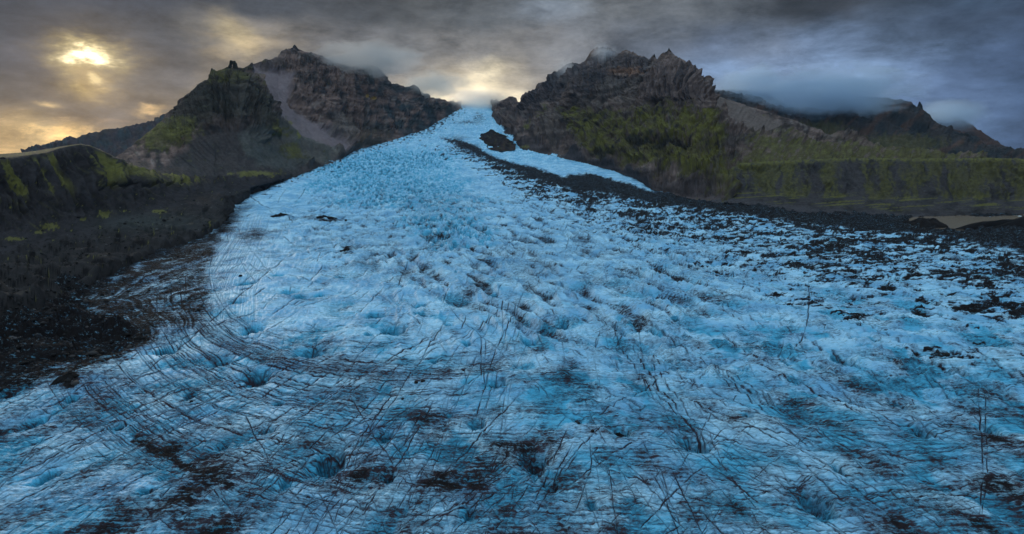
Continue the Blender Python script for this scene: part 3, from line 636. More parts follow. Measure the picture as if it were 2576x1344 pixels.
build_far_left()

# ---- lateral moraine on the left -------------------------------------------------
def build_moraine_left():
    foot = [(-420,1000,None),(-100,890,None),(0,840,None),(100,790,None),(200,745,None),(300,690,None),(400,640,None),(500,605,None),(560,570,None),(590,518,None),(640,484,None),(700,460,None),(720,450,None)]
    toe = [(-420,700,610),(-100,650,690),(0,625,745),(100,605,790),(200,580,860),(300,552,960),(400,525,1080),(480,500,1200),(560,480,1350),(620,474,1480),(680,460,1640),(720,449,1790)]
    brk = [(-420,560,690),(-100,520,780),(0,500,830),(100,485,880),(200,468,950),(300,452,1060),(380,452,1180),(480,462,1340),(560,455,1440),(620,452,1560),(680,449,1690),(720,444,1830)]
    crest = [(-420,402,800),(-100,400,860),(0,399,900),(60,393,940),(120,384,1000),(150,374,1030),(180,368,1050),(200,365,1060),(225,368,1080),(250,378,1110),(300,402,1200),(340,418,1300),(380,433,1400),(430,440,1460),(480,445,1490),(560,444,1560),(620,443,1660),(680,443,1790),(720,442,1900)]
    top2 = [(-420,390,1500),(-100,392,1500),(0,388,1500),(60,384,1500),(110,377,1450),(150,370,1350),(200,366,1200),(250,380,1250),(300,405,1330),(380,435,1480),(480,446,1560),(620,444,1740),(720,442,1990)]
    x, y, z, X, T = loft((-420, 720), [foot, toe, brk, crest, top2], 1.7, [130, 70, 80, 30], back=(700, 60))
    n = smooth_n(normals(x, y, z)); _, Y = toP(x, y, z)
    wall = ss(1.0, 1.3, T) * ss(3.0, 2.8, T); flat = ss(1.05, .7, T)
    lean = X - (430 - Y) * -.45 * ss(-100, 300, X)
    sx = X - Y * .5
    gul = rid2(sx / 30 + pn(X, Y, 60, 2, 41) * .5, Y / 420, 3, 40, .55)
    d = wall * (gul - .5) * 15 * ss(1.0, 1.9, T) + wall * (rid3(x / 30, y / 30, z / 30, 4, 42) - .5) * 6
    hp = rid3(x / 46, y / 46, z / 80, 3, 43, .36)
    ice_cored = ss(.95, .55, T + pn(X, Y, 40, 3, 44) * .25)
    d = d + ice_cored * (hp - .42) * np.interp(X, [-420, 0, 300, 600], [34, 30, 22, 14]) * ss(0, .10, T)
    d = d + (rid3(x / 14, y / 14, z / 14, 3, 45) - .5) * (1.2 + 1.0 * ice_cored)
    d = d + (rid3(x / 5, y / 5, z / 5, 2, 46) - .5) * .3
    lip = ss(7, 0, np.abs(Y - (468 + (X - 300) * -.06 + pn(X, Y, 30, 3, 48) * 14))) * ss(220, 280, X) * ss(560, 470, X)
    d = d - lip * 8
    x, y, z = push(x, y, z, n, d)
    z = z - ss(.1, 0, T) * 14
    _, Y = toP(x, y, z)
    c = np.zeros(X.shape + (3,), f32) + np.array((.029, .0265, .029), f32)
    v = pn(X, Y, 30, 5, 50); f = pn(X, Y, 8, 4, 51)
    c = mix(c, (.017, .016, .017), ss(-.15, .3, v + .3 * f)); c = mix(c, (.040, .037, .039), ss(.2, .5, pn(sx, Y / 4, 14, 4, 53)) * wall * .6)
    c = mix(c, (.030, .028, .028), ice_cored * .75); c = mix(c, (.007, .0065, .007), ice_cored * ss(.05, .3, pn(X, Y, 24, 5, 54) + .4 * f) * .9)
    c = mix(c, (.020, .019, .020), lip * .8)
    c = mix(c, (.046, .054, .052), blob(X, Y, 380, 560, 130, 22) * .6)
    st = perlin2(sx / 22 + pn(X, Y, 50, 2, 55) * .4, Y / 300, 56) + .35 * f
    tz = ss(1.7, 2.2, T + .35 * pn(sx, Y / 5, 30, 3, 57)) * ss(3.0, 2.75, T) * ss(60, 120, X + 130)
    moss = ss(-.02, .10, st + .1) * tz * ss(.35, .6, .55 + pn(sx, Y / 3, 60, 2, 58))
    c = mix(c, MOSS, moss * .8)
    c = mix(c, np.array((.070, .068, .020)), ss(2.95, 3.1, T + .05 * f) * (.35 + .4 * ss(-.2, .2, f)))
    right = ss(.3, .6, blob(X, Y, 350, 425, 90, 16) + .6 * perlin2((X - Y * 1.6) / 10, Y / 60, 59))
    c = mix(c, np.array(MOSS) * 1.1, right * wall * .55 * ss(-.15, .2, f + .3))
    for (a, b, rx, ry) in [(265,540,20,9),(206,552,10,5),(395,532,24,6),(125,570,22,9),(100,585,16,4),(35,600,26,6),(440,438,35,5),(28,465,14,10),(60,480,12,14)]:
        c = mix(c, np.array(MOSS) * 1.25, ss(.42, .8, blob(X, Y, a, b, rx * 1.15, ry * 1.15) + .9 * f + .5 * v) * .65)
    global ML; ML = (x, y, z, T, X)
    grid_mesh('moraine_left', x, y, z, M_SOIL, {'albedo': c}, label='dark moraine slope with green moss streaks along the glacier edge, left')
build_moraine_left()

# ---- mountain on the right ---------------------------------------------------------
def build_right():
    foot = [(1236,292,None),(1246,306,None),(1266,332,None),(1284,348,None),(1300,364,None),(1312,378,None),(1348,384,None),(1417,399,None),(1487,415,None),(1557,434,None),(1600,451,None),(1640,478,None),(1750,503,None),(1820,512,None),(1880,470,1560),(1950,440,1600),(2050,425,1640),(2200,420,1700),(2480,418,1800)]
    low = [(1236,284,4300),(1270,318,3650),(1300,342,3150),(1400,372,2650),(1500,395,2300),(1590,412,2080),(1640,432,1900),(1750,446,1700),(1820,450,1620),(1880,424,1650),(1950,412,1680),(2050,402,1720),(2200,404,1800),(2480,410,1900)]
    mid_ = [(1236,278,4500),(1270,300,3800),(1300,312,3500),(1400,320,3000),(1500,330,2600),(1590,340,2320),(1640,345,2200),(1750,352,1980),(1820,362,1880),(1880,378,1800),(1950,385,1790),(2050,382,1850),(2200,392,1950),(2480,407,2050)]
    ledge = [(1236,272,4700),(1270,282,4100),(1312,285,3800),(1400,270,3300),(1450,262,3050),(1500,262,2850),(1560,262,2700),(1640,268,2480),(1720,274,2330),(1785,277,2220),(1800,282,2220),(1880,318,2150),(1950,338,2120),(2050,362,2120),(2200,384,2150),(2480,405,2250)]
    upper_ = [(1236,268,4850),(1270,270,4300),(1312,262,3950),(1400,232,3450),(1450,218,3200),(1500,212,3000),(1560,205,2850),(1640,205,2560),(1720,205,2400),(1780,240,2290),(1800,262,2290),(1880,300,2250),(1950,325,2230),(2050,352,2230),(2200,382,2260),(2480,404,2350)]
    crest = [(1236,266,5000),(1250,264,4700),(1275,260,4500),(1300,260,4300),(1308,262,4150),(1311,240,4050),(1322,234,4050),(1338,231,4000),(1344,240,3950),(1351,236,3950),(1353,215,3900),(1360,209,3850),(1380,206,3800),(1387,196,3750),(1391,181,3700),(1399,180,3700),(1408,183,3700),(1413,170,3650),(1425,162,3600),(1440,159,3600),(1455,160,3600),(1466,158,3550),(1475,152,3500),(1481,140,3500),(1488,128,3450),(1498,121,3400),(1512,119,3400),(1535,122,3350),(1548,131,3250),(1558,138,3150),(1566,131,3050),(1574,127,3020),(1588,131,3000),(1610,140,2900),(1632,150,2800),(1638,146,2750),(1643,137,2720),(1648,148,2700),(1655,150,2680),(1660,139,2680),(1668,133,2660),(1676,131,2650),(1682,123,2650),(1690,134,2640),(1700,140,2620),(1712,150,2600),(1726,155,2580),(1740,168,2550),(1750,180,2520),(1756,196,2500),(1768,203,2480),(1774,218,2460),(1777,230,2450),(1790,237,2420),(1820,247,2400),(1855,258,2400),(1890,270,2400),(1930,281,2400),(1960,292,2400),(2000,303,2400),(2050,325,2400),(2075,338,2400),(2110,348,2400),(2150,362,2400),(2180,375,2400),(2215,382,2400),(2260,392,2420),(2330,402,2450),(2480,403,2500)]
    x, y, z, X, T = loft((1236, 2480), [foot, low, mid_, ledge, upper_, crest], 1.5, [45, 50, 55, 45, 60], back=(900, 420))
    n = smooth_n(normals(x, y, z)); _, Y = toP(x, y, z)
    crestf = ss(5.0, 4.5, T)
    wX = X + pn(X, Y, 40, 4, 103) * 18; wY = Y + pn(X, Y, 40, 4, 104) * 14
    cliff = ss(-5, 6, inside(wX, Y + pn(X, Y, 20, 3, 105) * 8, [(1600,270),(1640,215),(1655,165),(1690,160),(1745,178),(1780,240),(1786,277),(1720,276),(1660,268)]))
    cl2 = ss(-8, 8, inside(wX, wY, [(1305,295),(1310,235),(1350,205),(1400,180),(1480,150),(1510,115),(1560,135),(1640,150),(1640,205),(1590,215),(1560,250),(1490,245),(1440,250),(1400,265),(1340,285)]))
    cl3 = ss(-8, 8, inside(wX, wY, [(1560,345),(1680,350),(1750,370),(1740,400),(1660,410),(1600,395)])) + ss(-8, 8, inside(wX, wY, [(1470,385),(1540,380),(1570,405),(1520,420)]))
    cliffs = np.clip(cliff + cl2 * .7 + cl3 * .7, 0, 1)
    scr = ss(-5, 6, inside(X + pn(X, Y, 30, 3, 106) * 8, Y + pn(X, Y, 30, 3, 107) * 6, [(1783,236),(1860,262),(1960,300),(1990,325),(1960,345),(1880,345),(1830,330),(1800,290)]))
    bench = ss(1850, 1920, X + (Y - 350) * .4) * ss(330, 360, Y + (X - 1900) * -.1)
    sm = np.clip(np.maximum(scr, bench * .7), 0, 1)
    toe = ss(.6, .1, T)
    d = relief(x, y, z, n, [(280, 95 * (1 - sm * .85) * crestf), (95, 50 * (1 - sm * .75) * (crestf * .92 + .08)), (34, 22 * (1 - sm * .85) * (crestf * .85 + .15)), (13, (8 * (1 - sm * .7) + 1) * (crestf * .7 + .3))], 301, 20, cliffs * ss(4.95, 4.5, T), lay=(1 - sm) * ss(5, 4.6, T) * (1 - cliff), lean=.75)
    # slanting rock ribs and ledges in the mossy face
    rib = rid2((X + Y * .9) / 42 + pn(X, Y, 60, 2, 110) * .8, (Y - X * .3) / 60, 4, 111, .55)
    face = ss(3.1, 2.8, T) * ss(0, .5, T) * (1 - bench)
    d = d + face * (rib - .5) * 30
    d = d + (cliff * 26 * ss(1775, 1740, X) + cl2 * 18 - np.clip(cl3, 0, 1) * 16 - scr * 12) * ss(4.85, 4.2, T)
    d = d * ss(0, .2, T) * (T <= 5.001)
    x2, y2, z2 = push(x, y, z, n, d); z2 = jag(X, T, z2, 5.0, ss(1800, 1770, X), 320, 9); N = normals(x2, y2, z2); _, Y2 = toP(x2, y2, z2); up = N[..., 2]
    c = np.zeros(X.shape + (3,), f32) + np.array((.140, .102, .090), f32)
    v = pn(X, Y2, 30, 5, 112); f = pn(X, Y2, 9, 4, 113); v2 = pn(X, Y2, 90, 3, 114)
    c = mix(c, DARK, ss(-.15, .35, v + .4 * v2) * .8); c = mix(c, PALE, ss(.1, .5, pn(X, Y2, 16, 4, 115) + .3 * v) * .5)
    flut = .5 + .5 * (perlin2(X / 6 + v, Y2 / 130, 116) + .5 * perlin2(X / 2.6 + v, Y2 / 70, 117))
    c = mix(c, (.150, .112, .104), cliff * .75); c = mix(c, (.030, .029, .034), cliffs * ss(.5, .8, flut) * .75)
    c = mix(c, (.034, .035, .042), cl2 * .55)
    c = mix(c, (.115, .098, .088), ss(-6, 8, inside(wX, wY, [(1460,265),(1560,215),(1640,200),(1600,265),(1560,285),(1500,275)])) * (.55 + .4 * f))
    c = mix(c, (.19, .10, .06), ss(.35, .9, blob(X, Y2, 1590, 180, 50, 16) + .7 * f) * .6)
    c = mix(c, (.28, .21, .18), ss(.5, .9, blob(X, Y2, 1575, 188, 34, 5) + .6 * f) * .5)
    c = mix(c, (.135, .108, .098), scr * .95)
    c = mix(c, (.11, .09, .08), ss(-4, 8, inside(wX, wY, [(1345,350),(1385,300),(1410,290),(1440,330),(1390,385),(1340,370)])) * .7)
    c = mix(c, (.05, .042, .044), toe * .8)
    mreg = np.clip(ss(-15, 25, inside(wX, wY, [(1395,290),(1450,265),(1500,275),(1560,290),(1640,275),(1785,282),(1830,345),(1850,470),(1800,500),(1700,470),(1620,445),(1540,425),(1470,390),(1420,340)])) + bench * .75 + ss(-10, 10, inside(wX, wY, [(1310,330),(1350,290),(1390,275),(1390,300),(1340,345)])) * .6, 0, 1)
    clump = fbm2((X + .9 * Y2) / 15 + v * .5, (Y2 - .35 * X) / 36, 5, 119, .62)
    mm = ss(.40, .56, mreg * .72 + clump * .75 + .2 * f + (up - .45) * .5 - .11 + .12 * ss(1.4, .6, T))
    c = mix(c, (.026, .024, .022), mreg * (1 - mm) * ss(.0, -.25, clump) * .85 * (1 - bench))
    c = mix(c, (.13, .105, .10), mreg * (1 - mm) * ss(.15, .4, pn(X, Y2, 22, 4, 121)) * .6)
    c = mix(c, OLIVE, mm * .85); c = mix(c, MOSS, ss(.6, .85, mreg * .7 + clump * .6 + v * .3 + f * .3) * mm * .9)
    c = mix(c, (.125, .120, .045), bench * ss(-.1, .35, pn(X, Y2, 14, 5, 118) + .3 * v) * .55)
    c = mix(c, (.016, .016, .017), np.clip(cl3, 0, 1) * ss(-.3, .05, v) * .85)
    c = mix(c, (.13, .11, .11), ss(3, 1, along(X + f * 5, Y2, [(1695,285),(1690,300),(1692,318),(1684,332)])) * .6)
    c = mix(c, np.array(MOSS) * 1.3, ss(.45, .7, np.maximum(blob(X, Y2, 1320, 370, 18, 4), blob(X, Y2, 1330, 318, 14, 8)) + .4 * f) * .7)
    c = mix(c, (.075, .066, .064), ss(2, 0, along(X + f * 10, Y2 + f * 5, [(1825,345),(1812,400),(1800,440),(1790,490)]) - 3) * .5)
    return grid_mesh('mountain_right', x2, y2, z2, M_ROCK, {'albedo': streaky(c, X, Y2, .3, 710, .5 - .25 * np.maximum(sm, mreg * .6)[..., None], z2, .45 * (1 - sm) * (1 - .5 * mreg) * (1 - .6 * cliff))}, label='craggy mountain with columnar cliffs above mossy slopes, right of the glacier', smooth=False)
build_right()

# ---- moraine wall on the right ---------------------------------------------------------
def build_wall():
    foot = [(1790,512,None),(1850,512,None),(1950,527,None),(2050,538,None),(2150,547,None),(2250,551,1135),(2310,548,1150),(2450,543,1185),(2576,541,1200),(3000,542,1200)]
    low = [(1790,494,1480),(1850,498,1430),(1950,510,1330),(2050,518,1270),(2150,522,1240),(2250,526,1215),(2310,527,1215),(2450,526,1225),(2576,526,1235),(3000,527,1240)]
    toe = [(1790,470,1560),(1850,482,1490),(1950,490,1420),(2050,494,1390),(2150,496,1370),(2250,498,1350),(2310,498,1350),(2450,498,1350),(2576,500,1350),(3000,502,1350)]
    crest = [(1790,440,1630),(1840,428,1610),(1860,416,1600),(1920,413,1590),(1980,410,1580),(2050,407,1560),(2110,404,1550),(2140,402,1540),(2180,404,1530),(2300,405,1520),(2420,404,1510),(2480,402,1500),(2540,404,1490),(2576,405,1480),(3000,408,1450)]
    top2 = [(1790,436,1680),(1860,412,1680),(1980,406,1680),(2140,400,1680),(2300,402,1680),(2420,401.5,1680),(2576,403,1680),(3000,405,1680)]
    x, y, z, X, T = loft((1790, 3000), [foot, low, toe, crest, top2], 1.7, [40, 50, 90, 20], back=(900, 30))
    n = smooth_n(normals(x, y, z)); _, Y = toP(x, y, z)
    wall = ss(1.6, 2.2, T) * ss(3.0, 2.85, T)
    lean = X - (Y - 405) * np.interp(X, [1800, 2100, 2576], [-.05, .1, .45])
    gul = rid2(lean / 46 + pn(X, Y, 60, 4, 130) * .9, Y / 260, 4, 131, .55)
    d = wall * (gul - .5) * 17 + (rid3(x / 26, y / 26, z / 26, 4, 132) - .5) * 5 + (rid3(x / 9, y / 9, z / 9, 3, 133) - .5) * 2
    lowm = ss(2.0, 1.4, T); d = d + lowm * (rid3(x / 60, y / 60, z / 14, 4, 134) - .5) * 10 * ss(0, .3, T)
    over = ss(0, 6, Y - 414) * ss(30, 10, Y - 414) * ss(1990, 1900, X) * ss(1845, 1870, X)
    d = d - over * 14
    x, y, z = push(x, y, z, n, d); z = z + ss(.5, 0, np.abs(T - 3.0)) * fbm2(X / 40, X * 0, 4, 145) * 5; _, Y = toP(x, y, z)
    c = np.zeros(X.shape + (3,), f32) + np.array((.046, .042, .044), f32)
    v = pn(X, Y, 34, 5, 135); f = pn(X, Y, 8, 4, 136)
    c = mix(c, (.028, .027, .028), ss(-.1, .3, v))
    lw = lean + pn(X, Y, 45, 4, 142) * 26
    st = .8 * perlin2(lw / 24, Y / 150, 137) + .8 * perlin2(lw / 70, Y / 120, 139) + .5 * perlin2(lw / 9, Y / 60, 143) + .45 * f + .35 * v + .25 * ss(2250, 2500, X)
    m = ss(-.30, .35, st) * ss(1.7, 2.0, T + .15 * v) * .8
    c = mix(c, OLIVE, m * .8); c = mix(c, np.array(MOSS), m * ss(-.1, .4, f + v * .5) * .5)
    c = mix(c, (.105, .105, .045), m * ss(.05, .35, pn(X, Y, 5, 3, 140)) * .45 * ss(2250, 2000, X))
    ledges = ss(.18, .4, perlin2(X / 90, Y / 3.5 + .02 * X, 141) + .3 * f) * ss(2.15, 1.9, T) * ss(.6, 1, T)
    c = mix(c, np.array(MOSS), ledges * .8)
    c = mix(c, np.array((.058, .054, .060)), ss(.8, .2, T) * ss(2420, 2250, X) * .8)
    c = mix(c, np.array(MOSS) * 1.1, ss(2.9, 3.05, T) * ss(-.3, .1, f) * .8)
    grid_mesh('moraine_right', x, y, z, M_SOIL, {'albedo': c}, label='steep gullied moraine wall with moss stripes above the brown lake')
build_wall()

# ---- cloud-capped ridges far right --------------------------------------------------------
def build_far_right():
    foot = [(1780,330,3000),(1900,345,3000),(2000,380,2900),(2200,415,2700),(2400,425,2600),(2700,425,2600)]
    m1 = [(1780,290,3400),(1900,300,3400),(2000,330,3300),(2200,360,3100),(2400,375,3000),(2500,398,3000),(2700,415,3000)]
    m2 = [(1780,250,3700),(1900,262,3700),(2000,290,3650),(2200,305,3450),(2300,318,3400),(2400,350,3400),(2500,388,3300),(2700,412,3300)]
    crest = [(1780,230,4000),(1815,228,4000),(1845,224,4000),(1880,232,4000),(1900,238,4000),(1925,242,4000),(1945,252,4000),(1962,262,4000),(1975,278,3950),(2000,276,3950),(2050,268,3900),(2100,255,3900),(2150,248,3850),(2190,244,3800),(2230,246,3800),(2250,252,3800),(2268,250,3780),(2285,262,3760),(2296,268,3750),(2320,276,3750),(2332,292,3750),(2345,306,3750),(2375,330,3750),(2420,352,3750),(2480,380,3750),(2540,398,3750),(2700,411,3750)]
    x, y, z, X, T = loft((1780, 2700), [foot, m1, m2, crest], 1.8, [45, 55, 60], back=(900, 420))
    n = smooth_n(normals(x, y, z)); e = ss(3.0, 2.5, T)
    d = relief(x, y, z, n, [(300, 120 * e), (100, 55 * (e * .85 + .15)), (36, 18 * (e * .7 + .3)), (14, 5)], 401, 10, .5 * e) * ss(0, .2, T) * (T <= 3.001)
    x, y, z = push(x, y, z, n, d); _, Y = toP(x, y, z); v = pn(X, Y, 34, 5, 150); f = pn(X, Y, 10, 4, 151)
    c = np.zeros(X.shape + (3,), f32) + np.array((.040, .036, .036), f32)
    c = mix(c, (.020, .026, .030), ss(-.2, .25, v)); c = mix(c, (.085, .048, .036), ss(.05, .4, pn(X + Y * .8, Y * .5, 30, 4, 152)) * .75)
    c = mix(c, OLIVE, ss(.3, .6, blob(X, Y, 2060, 330, 80, 30) + blob(X, Y, 2270, 360, 110, 24) + .6 * f) * .6)
    grid_mesh('ridge_far_right', x, y, z, M_FAR, {'albedo': streaky(c, X, Y, .2, 720, .5)}, label='cloud-capped dark ridge far behind the right moraine')
    foot = [(2300,420,3600),(2500,424,3500),(2900,424,3500)]
    m1 = [(2300,340,4100),(2400,345,4100),(2500,382,4000),(2560,404,4000),(2900,415,4000)]
    crest = [(2300,292,4700),(2335,286,4700),(2370,284,4700),(2392,290,4700),(2412,296,4700),(2440,312,4700),(2470,334,4700),(2500,356,4700),(2530,380,4700),(2548,388,4700),(2558,402,4700),(2600,408,4700),(2900,412,4700)]
    x, y, z, X, T = loft((2300, 2900), [foot, m1, crest], 2.0, [50, 70], back=(900, 350))
    n = smooth_n(normals(x, y, z)); e = ss(2.0, 1.5, T)
    d = relief(x, y, z, n, [(300, 80 * e), (90, 30 * (e * .85 + .15)), (30, 8)], 501) * ss(0, .2, T) * (T <= 2.001)
    x, y, z = push(x, y, z, n, d); _, Y = toP(x, y, z); v = pn(X, Y, 34, 5, 160)
    c = np.zeros(X.shape + (3,), f32) + np.array((.044, .038, .038), f32)
    c = mix(c, (.085, .048, .038), ss(-.1, .3, v) * .7)
    grid_mesh('hill_far_right', x, y, z, M_FAR, {'albedo': streaky(c, X, Y, .2, 720, .5)}, label='rounded dark slope falling to the horizon at far right')
build_far_right()

# ---- rock knobs standing in the ice at the head of the glacier ------------------------------
def build_knob(name, ft, ml, cr, xr, label, seed, back):
    x, y, z, X, T = loft(xr, [ft, ml, cr], .9, [40, 40], back=back)
    n = smooth_n(normals(x, y, z)); d = relief(x, y, z, n, [(70, 22), (25, 9), (10, 3)], seed) * ss(0, .3, T)
    x, y, z = push(x, y, z, n, d); _, Y = toP(x, y, z); v = pn(X, Y, 14, 5, seed)
    c = np.zeros(X.shape + (3,), f32) + np.array((.016, .014, .015), f32)
    c = mix(c, (.045, .031, .026), ss(-.1, .3, v) * ss(1.5, .6, T) * .8); c = mix(c, OLIVE, ss(.05, .4, pn(X, Y, 9, 4, seed + 1)) * .4)
    grid_mesh(name, x, y, z, M_ROCK, {'albedo': c}, label=label)
build_knob('rock_outcrop', [(1204,350,3050),(1215,360,2920),(1230,376,2650),(1260,381,2560),(1296,378,2570)], [(1204,346,3100),(1218,345,3050),(1240,350,2950),(1275,358,2850),(1296,368,2750)],
           [(1204,343,3150),(1210,338,3150),(1225,334,3150),(1234,331,3150),(1246,335,3150),(1262,341,3150),(1275,349,3100),(1286,359,3000),(1296,370,2850)], (1204, 1296), 'dark rock knob surrounded by ice at the bend of the glacier', 601, (250, 110))

# ------------------------------------------------------------------ ground, lake
def surf(X, Y):
    i = int(np.clip(np.searchsorted(-Yb, -Y), 0, NR - 1)); j = int(np.clip(np.searchsorted(Xcol, X), 0, NC - 1))
    return float(gx[i, j]), float(gyy[i, j]), float(GZ[i, j])
gxx, gyv = np.meshgrid(np.linspace(-7500, 7500, 41), np.linspace(-2500, 8500, 31))
c = np.zeros(gxx.shape + (3,), f32) + np.array((.040, .038, .038), f32)
grid_mesh('ground', gxx, gyv, gxx * 0 - 30, M_SOIL, {'albedo': c}, label='dark volcanic plain around the glacier')

m, t, b = material('silty_lake_water')
tc = t.new('ShaderNodeTexCoord').outputs['Object']
b.inputs['Base Color'].default_value = (.175, .128, .088, 1); b.inputs['Roughness'].default_value = .22
bp = t.new('ShaderNodeBump'); bp.inputs['Strength'].default_value = .15; bp.inputs['Distance'].default_value = .2
t.set(bp.inputs['Height'], t.noise(tc, .4, 3)[0]); t.l.new(bp.outputs[0], b.inputs['Normal'])
lx, ly = np.meshgrid(np.linspace(0, 1, 60), np.linspace(840, 1230, 30)); lx = ly * .596 + lx * 800
grid_mesh('lake', lx, ly, lx * 0 + 1.2, m, {}, label='muddy brown meltwater lake below the right moraine wall')

# ------------------------------------------------------------------ single rocks and heaps
def rock_obj(name, verts, faces, mat, label, cat, group, col, shade=True):
    me = bpy.data.meshes.new(name); me.from_pydata([tuple(v) for v in verts], [], faces); me.update()
    a = me.attributes.new('albedo', 'FLOAT_COLOR', 'POINT')
    v = np.array(verts, f32); cc = np.ones((len(v), 4), f32)
    n = fbm3(v[:, 0] / 5, v[:, 1] / 5, v[:, 2] / 5, 3, 90)
    cc[:, :3] = np.array(col, f32) * (1 + n[:, None] * .9)
    a.data.foreach_set('color', np.clip(cc, .003, 1).reshape(-1))
    for p in me.polygons: p.use_smooth = shade
    me.materials.append(mat); o = bpy.data.objects.new(name, me); COL.objects.link(o)
    o['label'] = label; o['category'] = cat
    if group: o['group'] = group
    return o
def heap(name, X, Y, wpx, dep, ht, label, cat='debris mound', group='rubble heaps lying on the ice', seed=0, col=(.011, .0105, .011), skew=0., rise=0., base=None, skirt=2.5, pw=1.6):
    """irregular pile of rubble: wpx wide in the picture, dep metres deep, ht metres high"""
    bx, by, bz = base or surf(X, Y); a = wpx * by / F / 2; na, nr = 44, 12
    V = []; Fc = []
    th = np.linspace(0, 2 * math.pi, na, endpoint=False)
    edge = 1 + .38 * perlin2(np.cos(th) * 1.7 + seed * 5.3, np.sin(th) * 1.7 + seed, 91) + .22 * perlin2(np.cos(th) * 5 + seed, np.sin(th) * 5, 92)
    rows = []
    for k in range(nr + 1):
        q = k / nr
        X1 = np.cos(th) * a * q * edge; Y1 = np.sin(th) * dep / 2 * q * edge + X1 * skew
        hgt = ht * (1 - q ** pw) * (.55 + .75 * np.clip(rid2(X1 / max(a, 3) * 1.6 + seed, Y1 / max(dep, 3) * 2 + seed * 2, 4, 93) - .2, 0, 1)) - skirt * q ** 3
        hgt = hgt + ht * .25 * perlin2(X1 / 2.5 + seed, Y1 / 2.5, 94) * (1 - q)
        rows.append(np.stack([bx + X1, by + Y1, bz + hgt + rise], -1))
    V = np.concatenate([rows[0][:1]] + rows[1:])
    idx = lambda k, j: 1 + (k - 1) * na + j % na
    for j in range(na): Fc.append((0, idx(1, j), idx(1, j + 1)))
    for k in range(1, nr):
        for j in range(na): Fc.append((idx(k, j), idx(k + 1, j), idx(k + 1, j + 1), idx(k, j + 1)))
    return rock_obj(name, V, Fc, M_BOULDER, label, cat, group, col)
def boulder(X, Y, wpx, label, seed, group='dark boulders on the ice', col=(.022, .020, .021), base=None, sq=.75, name='boulder', mat=None, cat='boulder'):
    bx, by, bz = base or surf(X, Y); r = wpx * by / F / 2
    import bmesh
    bm = bmesh.new(); bmesh.ops.create_icosphere(bm, subdivisions=3, radius=1)
    v = np.array([p.co[:] for p in bm.verts]); fc = [[q.index for q in p.verts] for p in bm.faces]; bm.free()
    n = 1 + .42 * fbm3(v[:, 0] * 1.3 + seed * 3, v[:, 1] * 1.3, v[:, 2] * 1.3, 3, 95) * 1.6
    v = v * n[:, None]; v = np.clip(v, -.92, .92) * np.array([1, 1.1, sq]) * r
    v = v + np.array([bx, by, bz + r * sq * .45])
    return rock_obj(name, v, fc, mat or M_BOULDER, label, cat, group, col, shade=False)

HEAPS = [(707,547,50,16,5,'black lens-shaped rubble heap on pale ice, left of the longer broken row of rubble',.25),(815,549,62,14,4,'long broken row of black rubble strung across the pale upper ice',-.15),
 (868,631,42,10,3.5,'thin arched black rubble heap below the broken row of rubble',.1),(562,566,38,16,4,'flat black rubble heap where the left debris margin meets striped ice',.1),
 (165,958,56,26,2.5,'large ragged black rubble patch on grey ice below the left debris field',0),(186,1001,32,12,1.6,'smaller black rubble patch beside a blue pool, just below the large ragged patch',-.1),
 (1553,1076,66,11,3.0,'elongated black rubble pile sunk in a blue hollow of the near ice',-.35),(2318,776,30,16,3.5,'small dark rubble heap on the streaked ice at right',.1),(2306,1078,34,8,1.8,'dark rubble in a blue hollow of the near ice at right',-.1),
 (428,604,40,14,6,'pointed black rubble heap on the edge of the left debris field',.1)]
for i, (X, Y, w, dep, ht, lab, sk) in enumerate(HEAPS): heap('debris_mound', X, Y, w, dep, ht, lab, seed=i + 1, skew=sk)
heap('debris_hill', 2318, 566, 200, 60, 15.5, 'low dark debris hill at the left end of the muddy lake', 'debris hill', 'debris hills in front of the lake', 31, (.015, .0135, .0135), base=(float(at(2318,574,980)[0]), 980, 0), skirt=24)
heap('debris_hill', 2680, 572, 640, 60, 21, 'long black debris hill hiding the near shore of the muddy lake', 'debris hill', 'debris hills in front of the lake', 32, (.012, .0115, .012), base=(float(at(2700,574,935)[0]), 935, 0), skirt=24, pw=5)
for i, (X, Y, w, lab) in enumerate([(1451,1050,18,'rounded black boulder on a crossing of cracks in the near ice'),(1046,966,11,'left one of two small dark boulders close together on the near ice'),(1064,962,12,'right one of two small dark boulders close together on the near ice'),
     (1012,1005,8,'tiny dark stone in the middle of the near ice below the two small boulders'),(480,1010,9,'small dark stone on grey ice above the brown dirt swath'),(605,700,9,'small dark stone on pale ice beside a meltwater hollow'),(1490,1092,10,'small dark stone right of the rounded black boulder'),(1165,932,7,'small dark stone at the end of the curved crack band'),(870,560,7,'dark stone at the right end of the broken row of rubble')]):
    boulder(X, Y, w, lab, i + 3)
for i, (X, Y, y, w, lab) in enumerate([(6,397,900,10,'dark boulder on the mossy moraine crest at the left edge'),(61,392,950,7,'smaller dark boulder on the mossy moraine crest, right of the edge boulder')]):
    x0, y0, z0 = at(X, Y, y); boulder(X, Y, w, lab, i + 40, group='boulders on the mossy moraine crest', base=(float(x0), float(y0), float(z0) - 2))
m_ib, t, b = material('clean_ice'); b.inputs['Base Color'].default_value = (.6, .72, .8, 1); b.inputs['Roughness'].default_value = .4
n_ = t.noise(t.new('ShaderNodeTexCoord').outputs['Object'], .6, 4)[0]; t.l.new(t.mixc(n_, (.45, .62, .72), (.75, .82, .86)), b.inputs['Base Color'])
boulder(2566, 541, 9, 'small white ice block floating by the far bank of the muddy lake', 60, group=None, base=(float(at(2566,541.5,1165)[0]), 1165, .4), sq=.35, name='ice_block', mat=m_ib, cat='ice block')

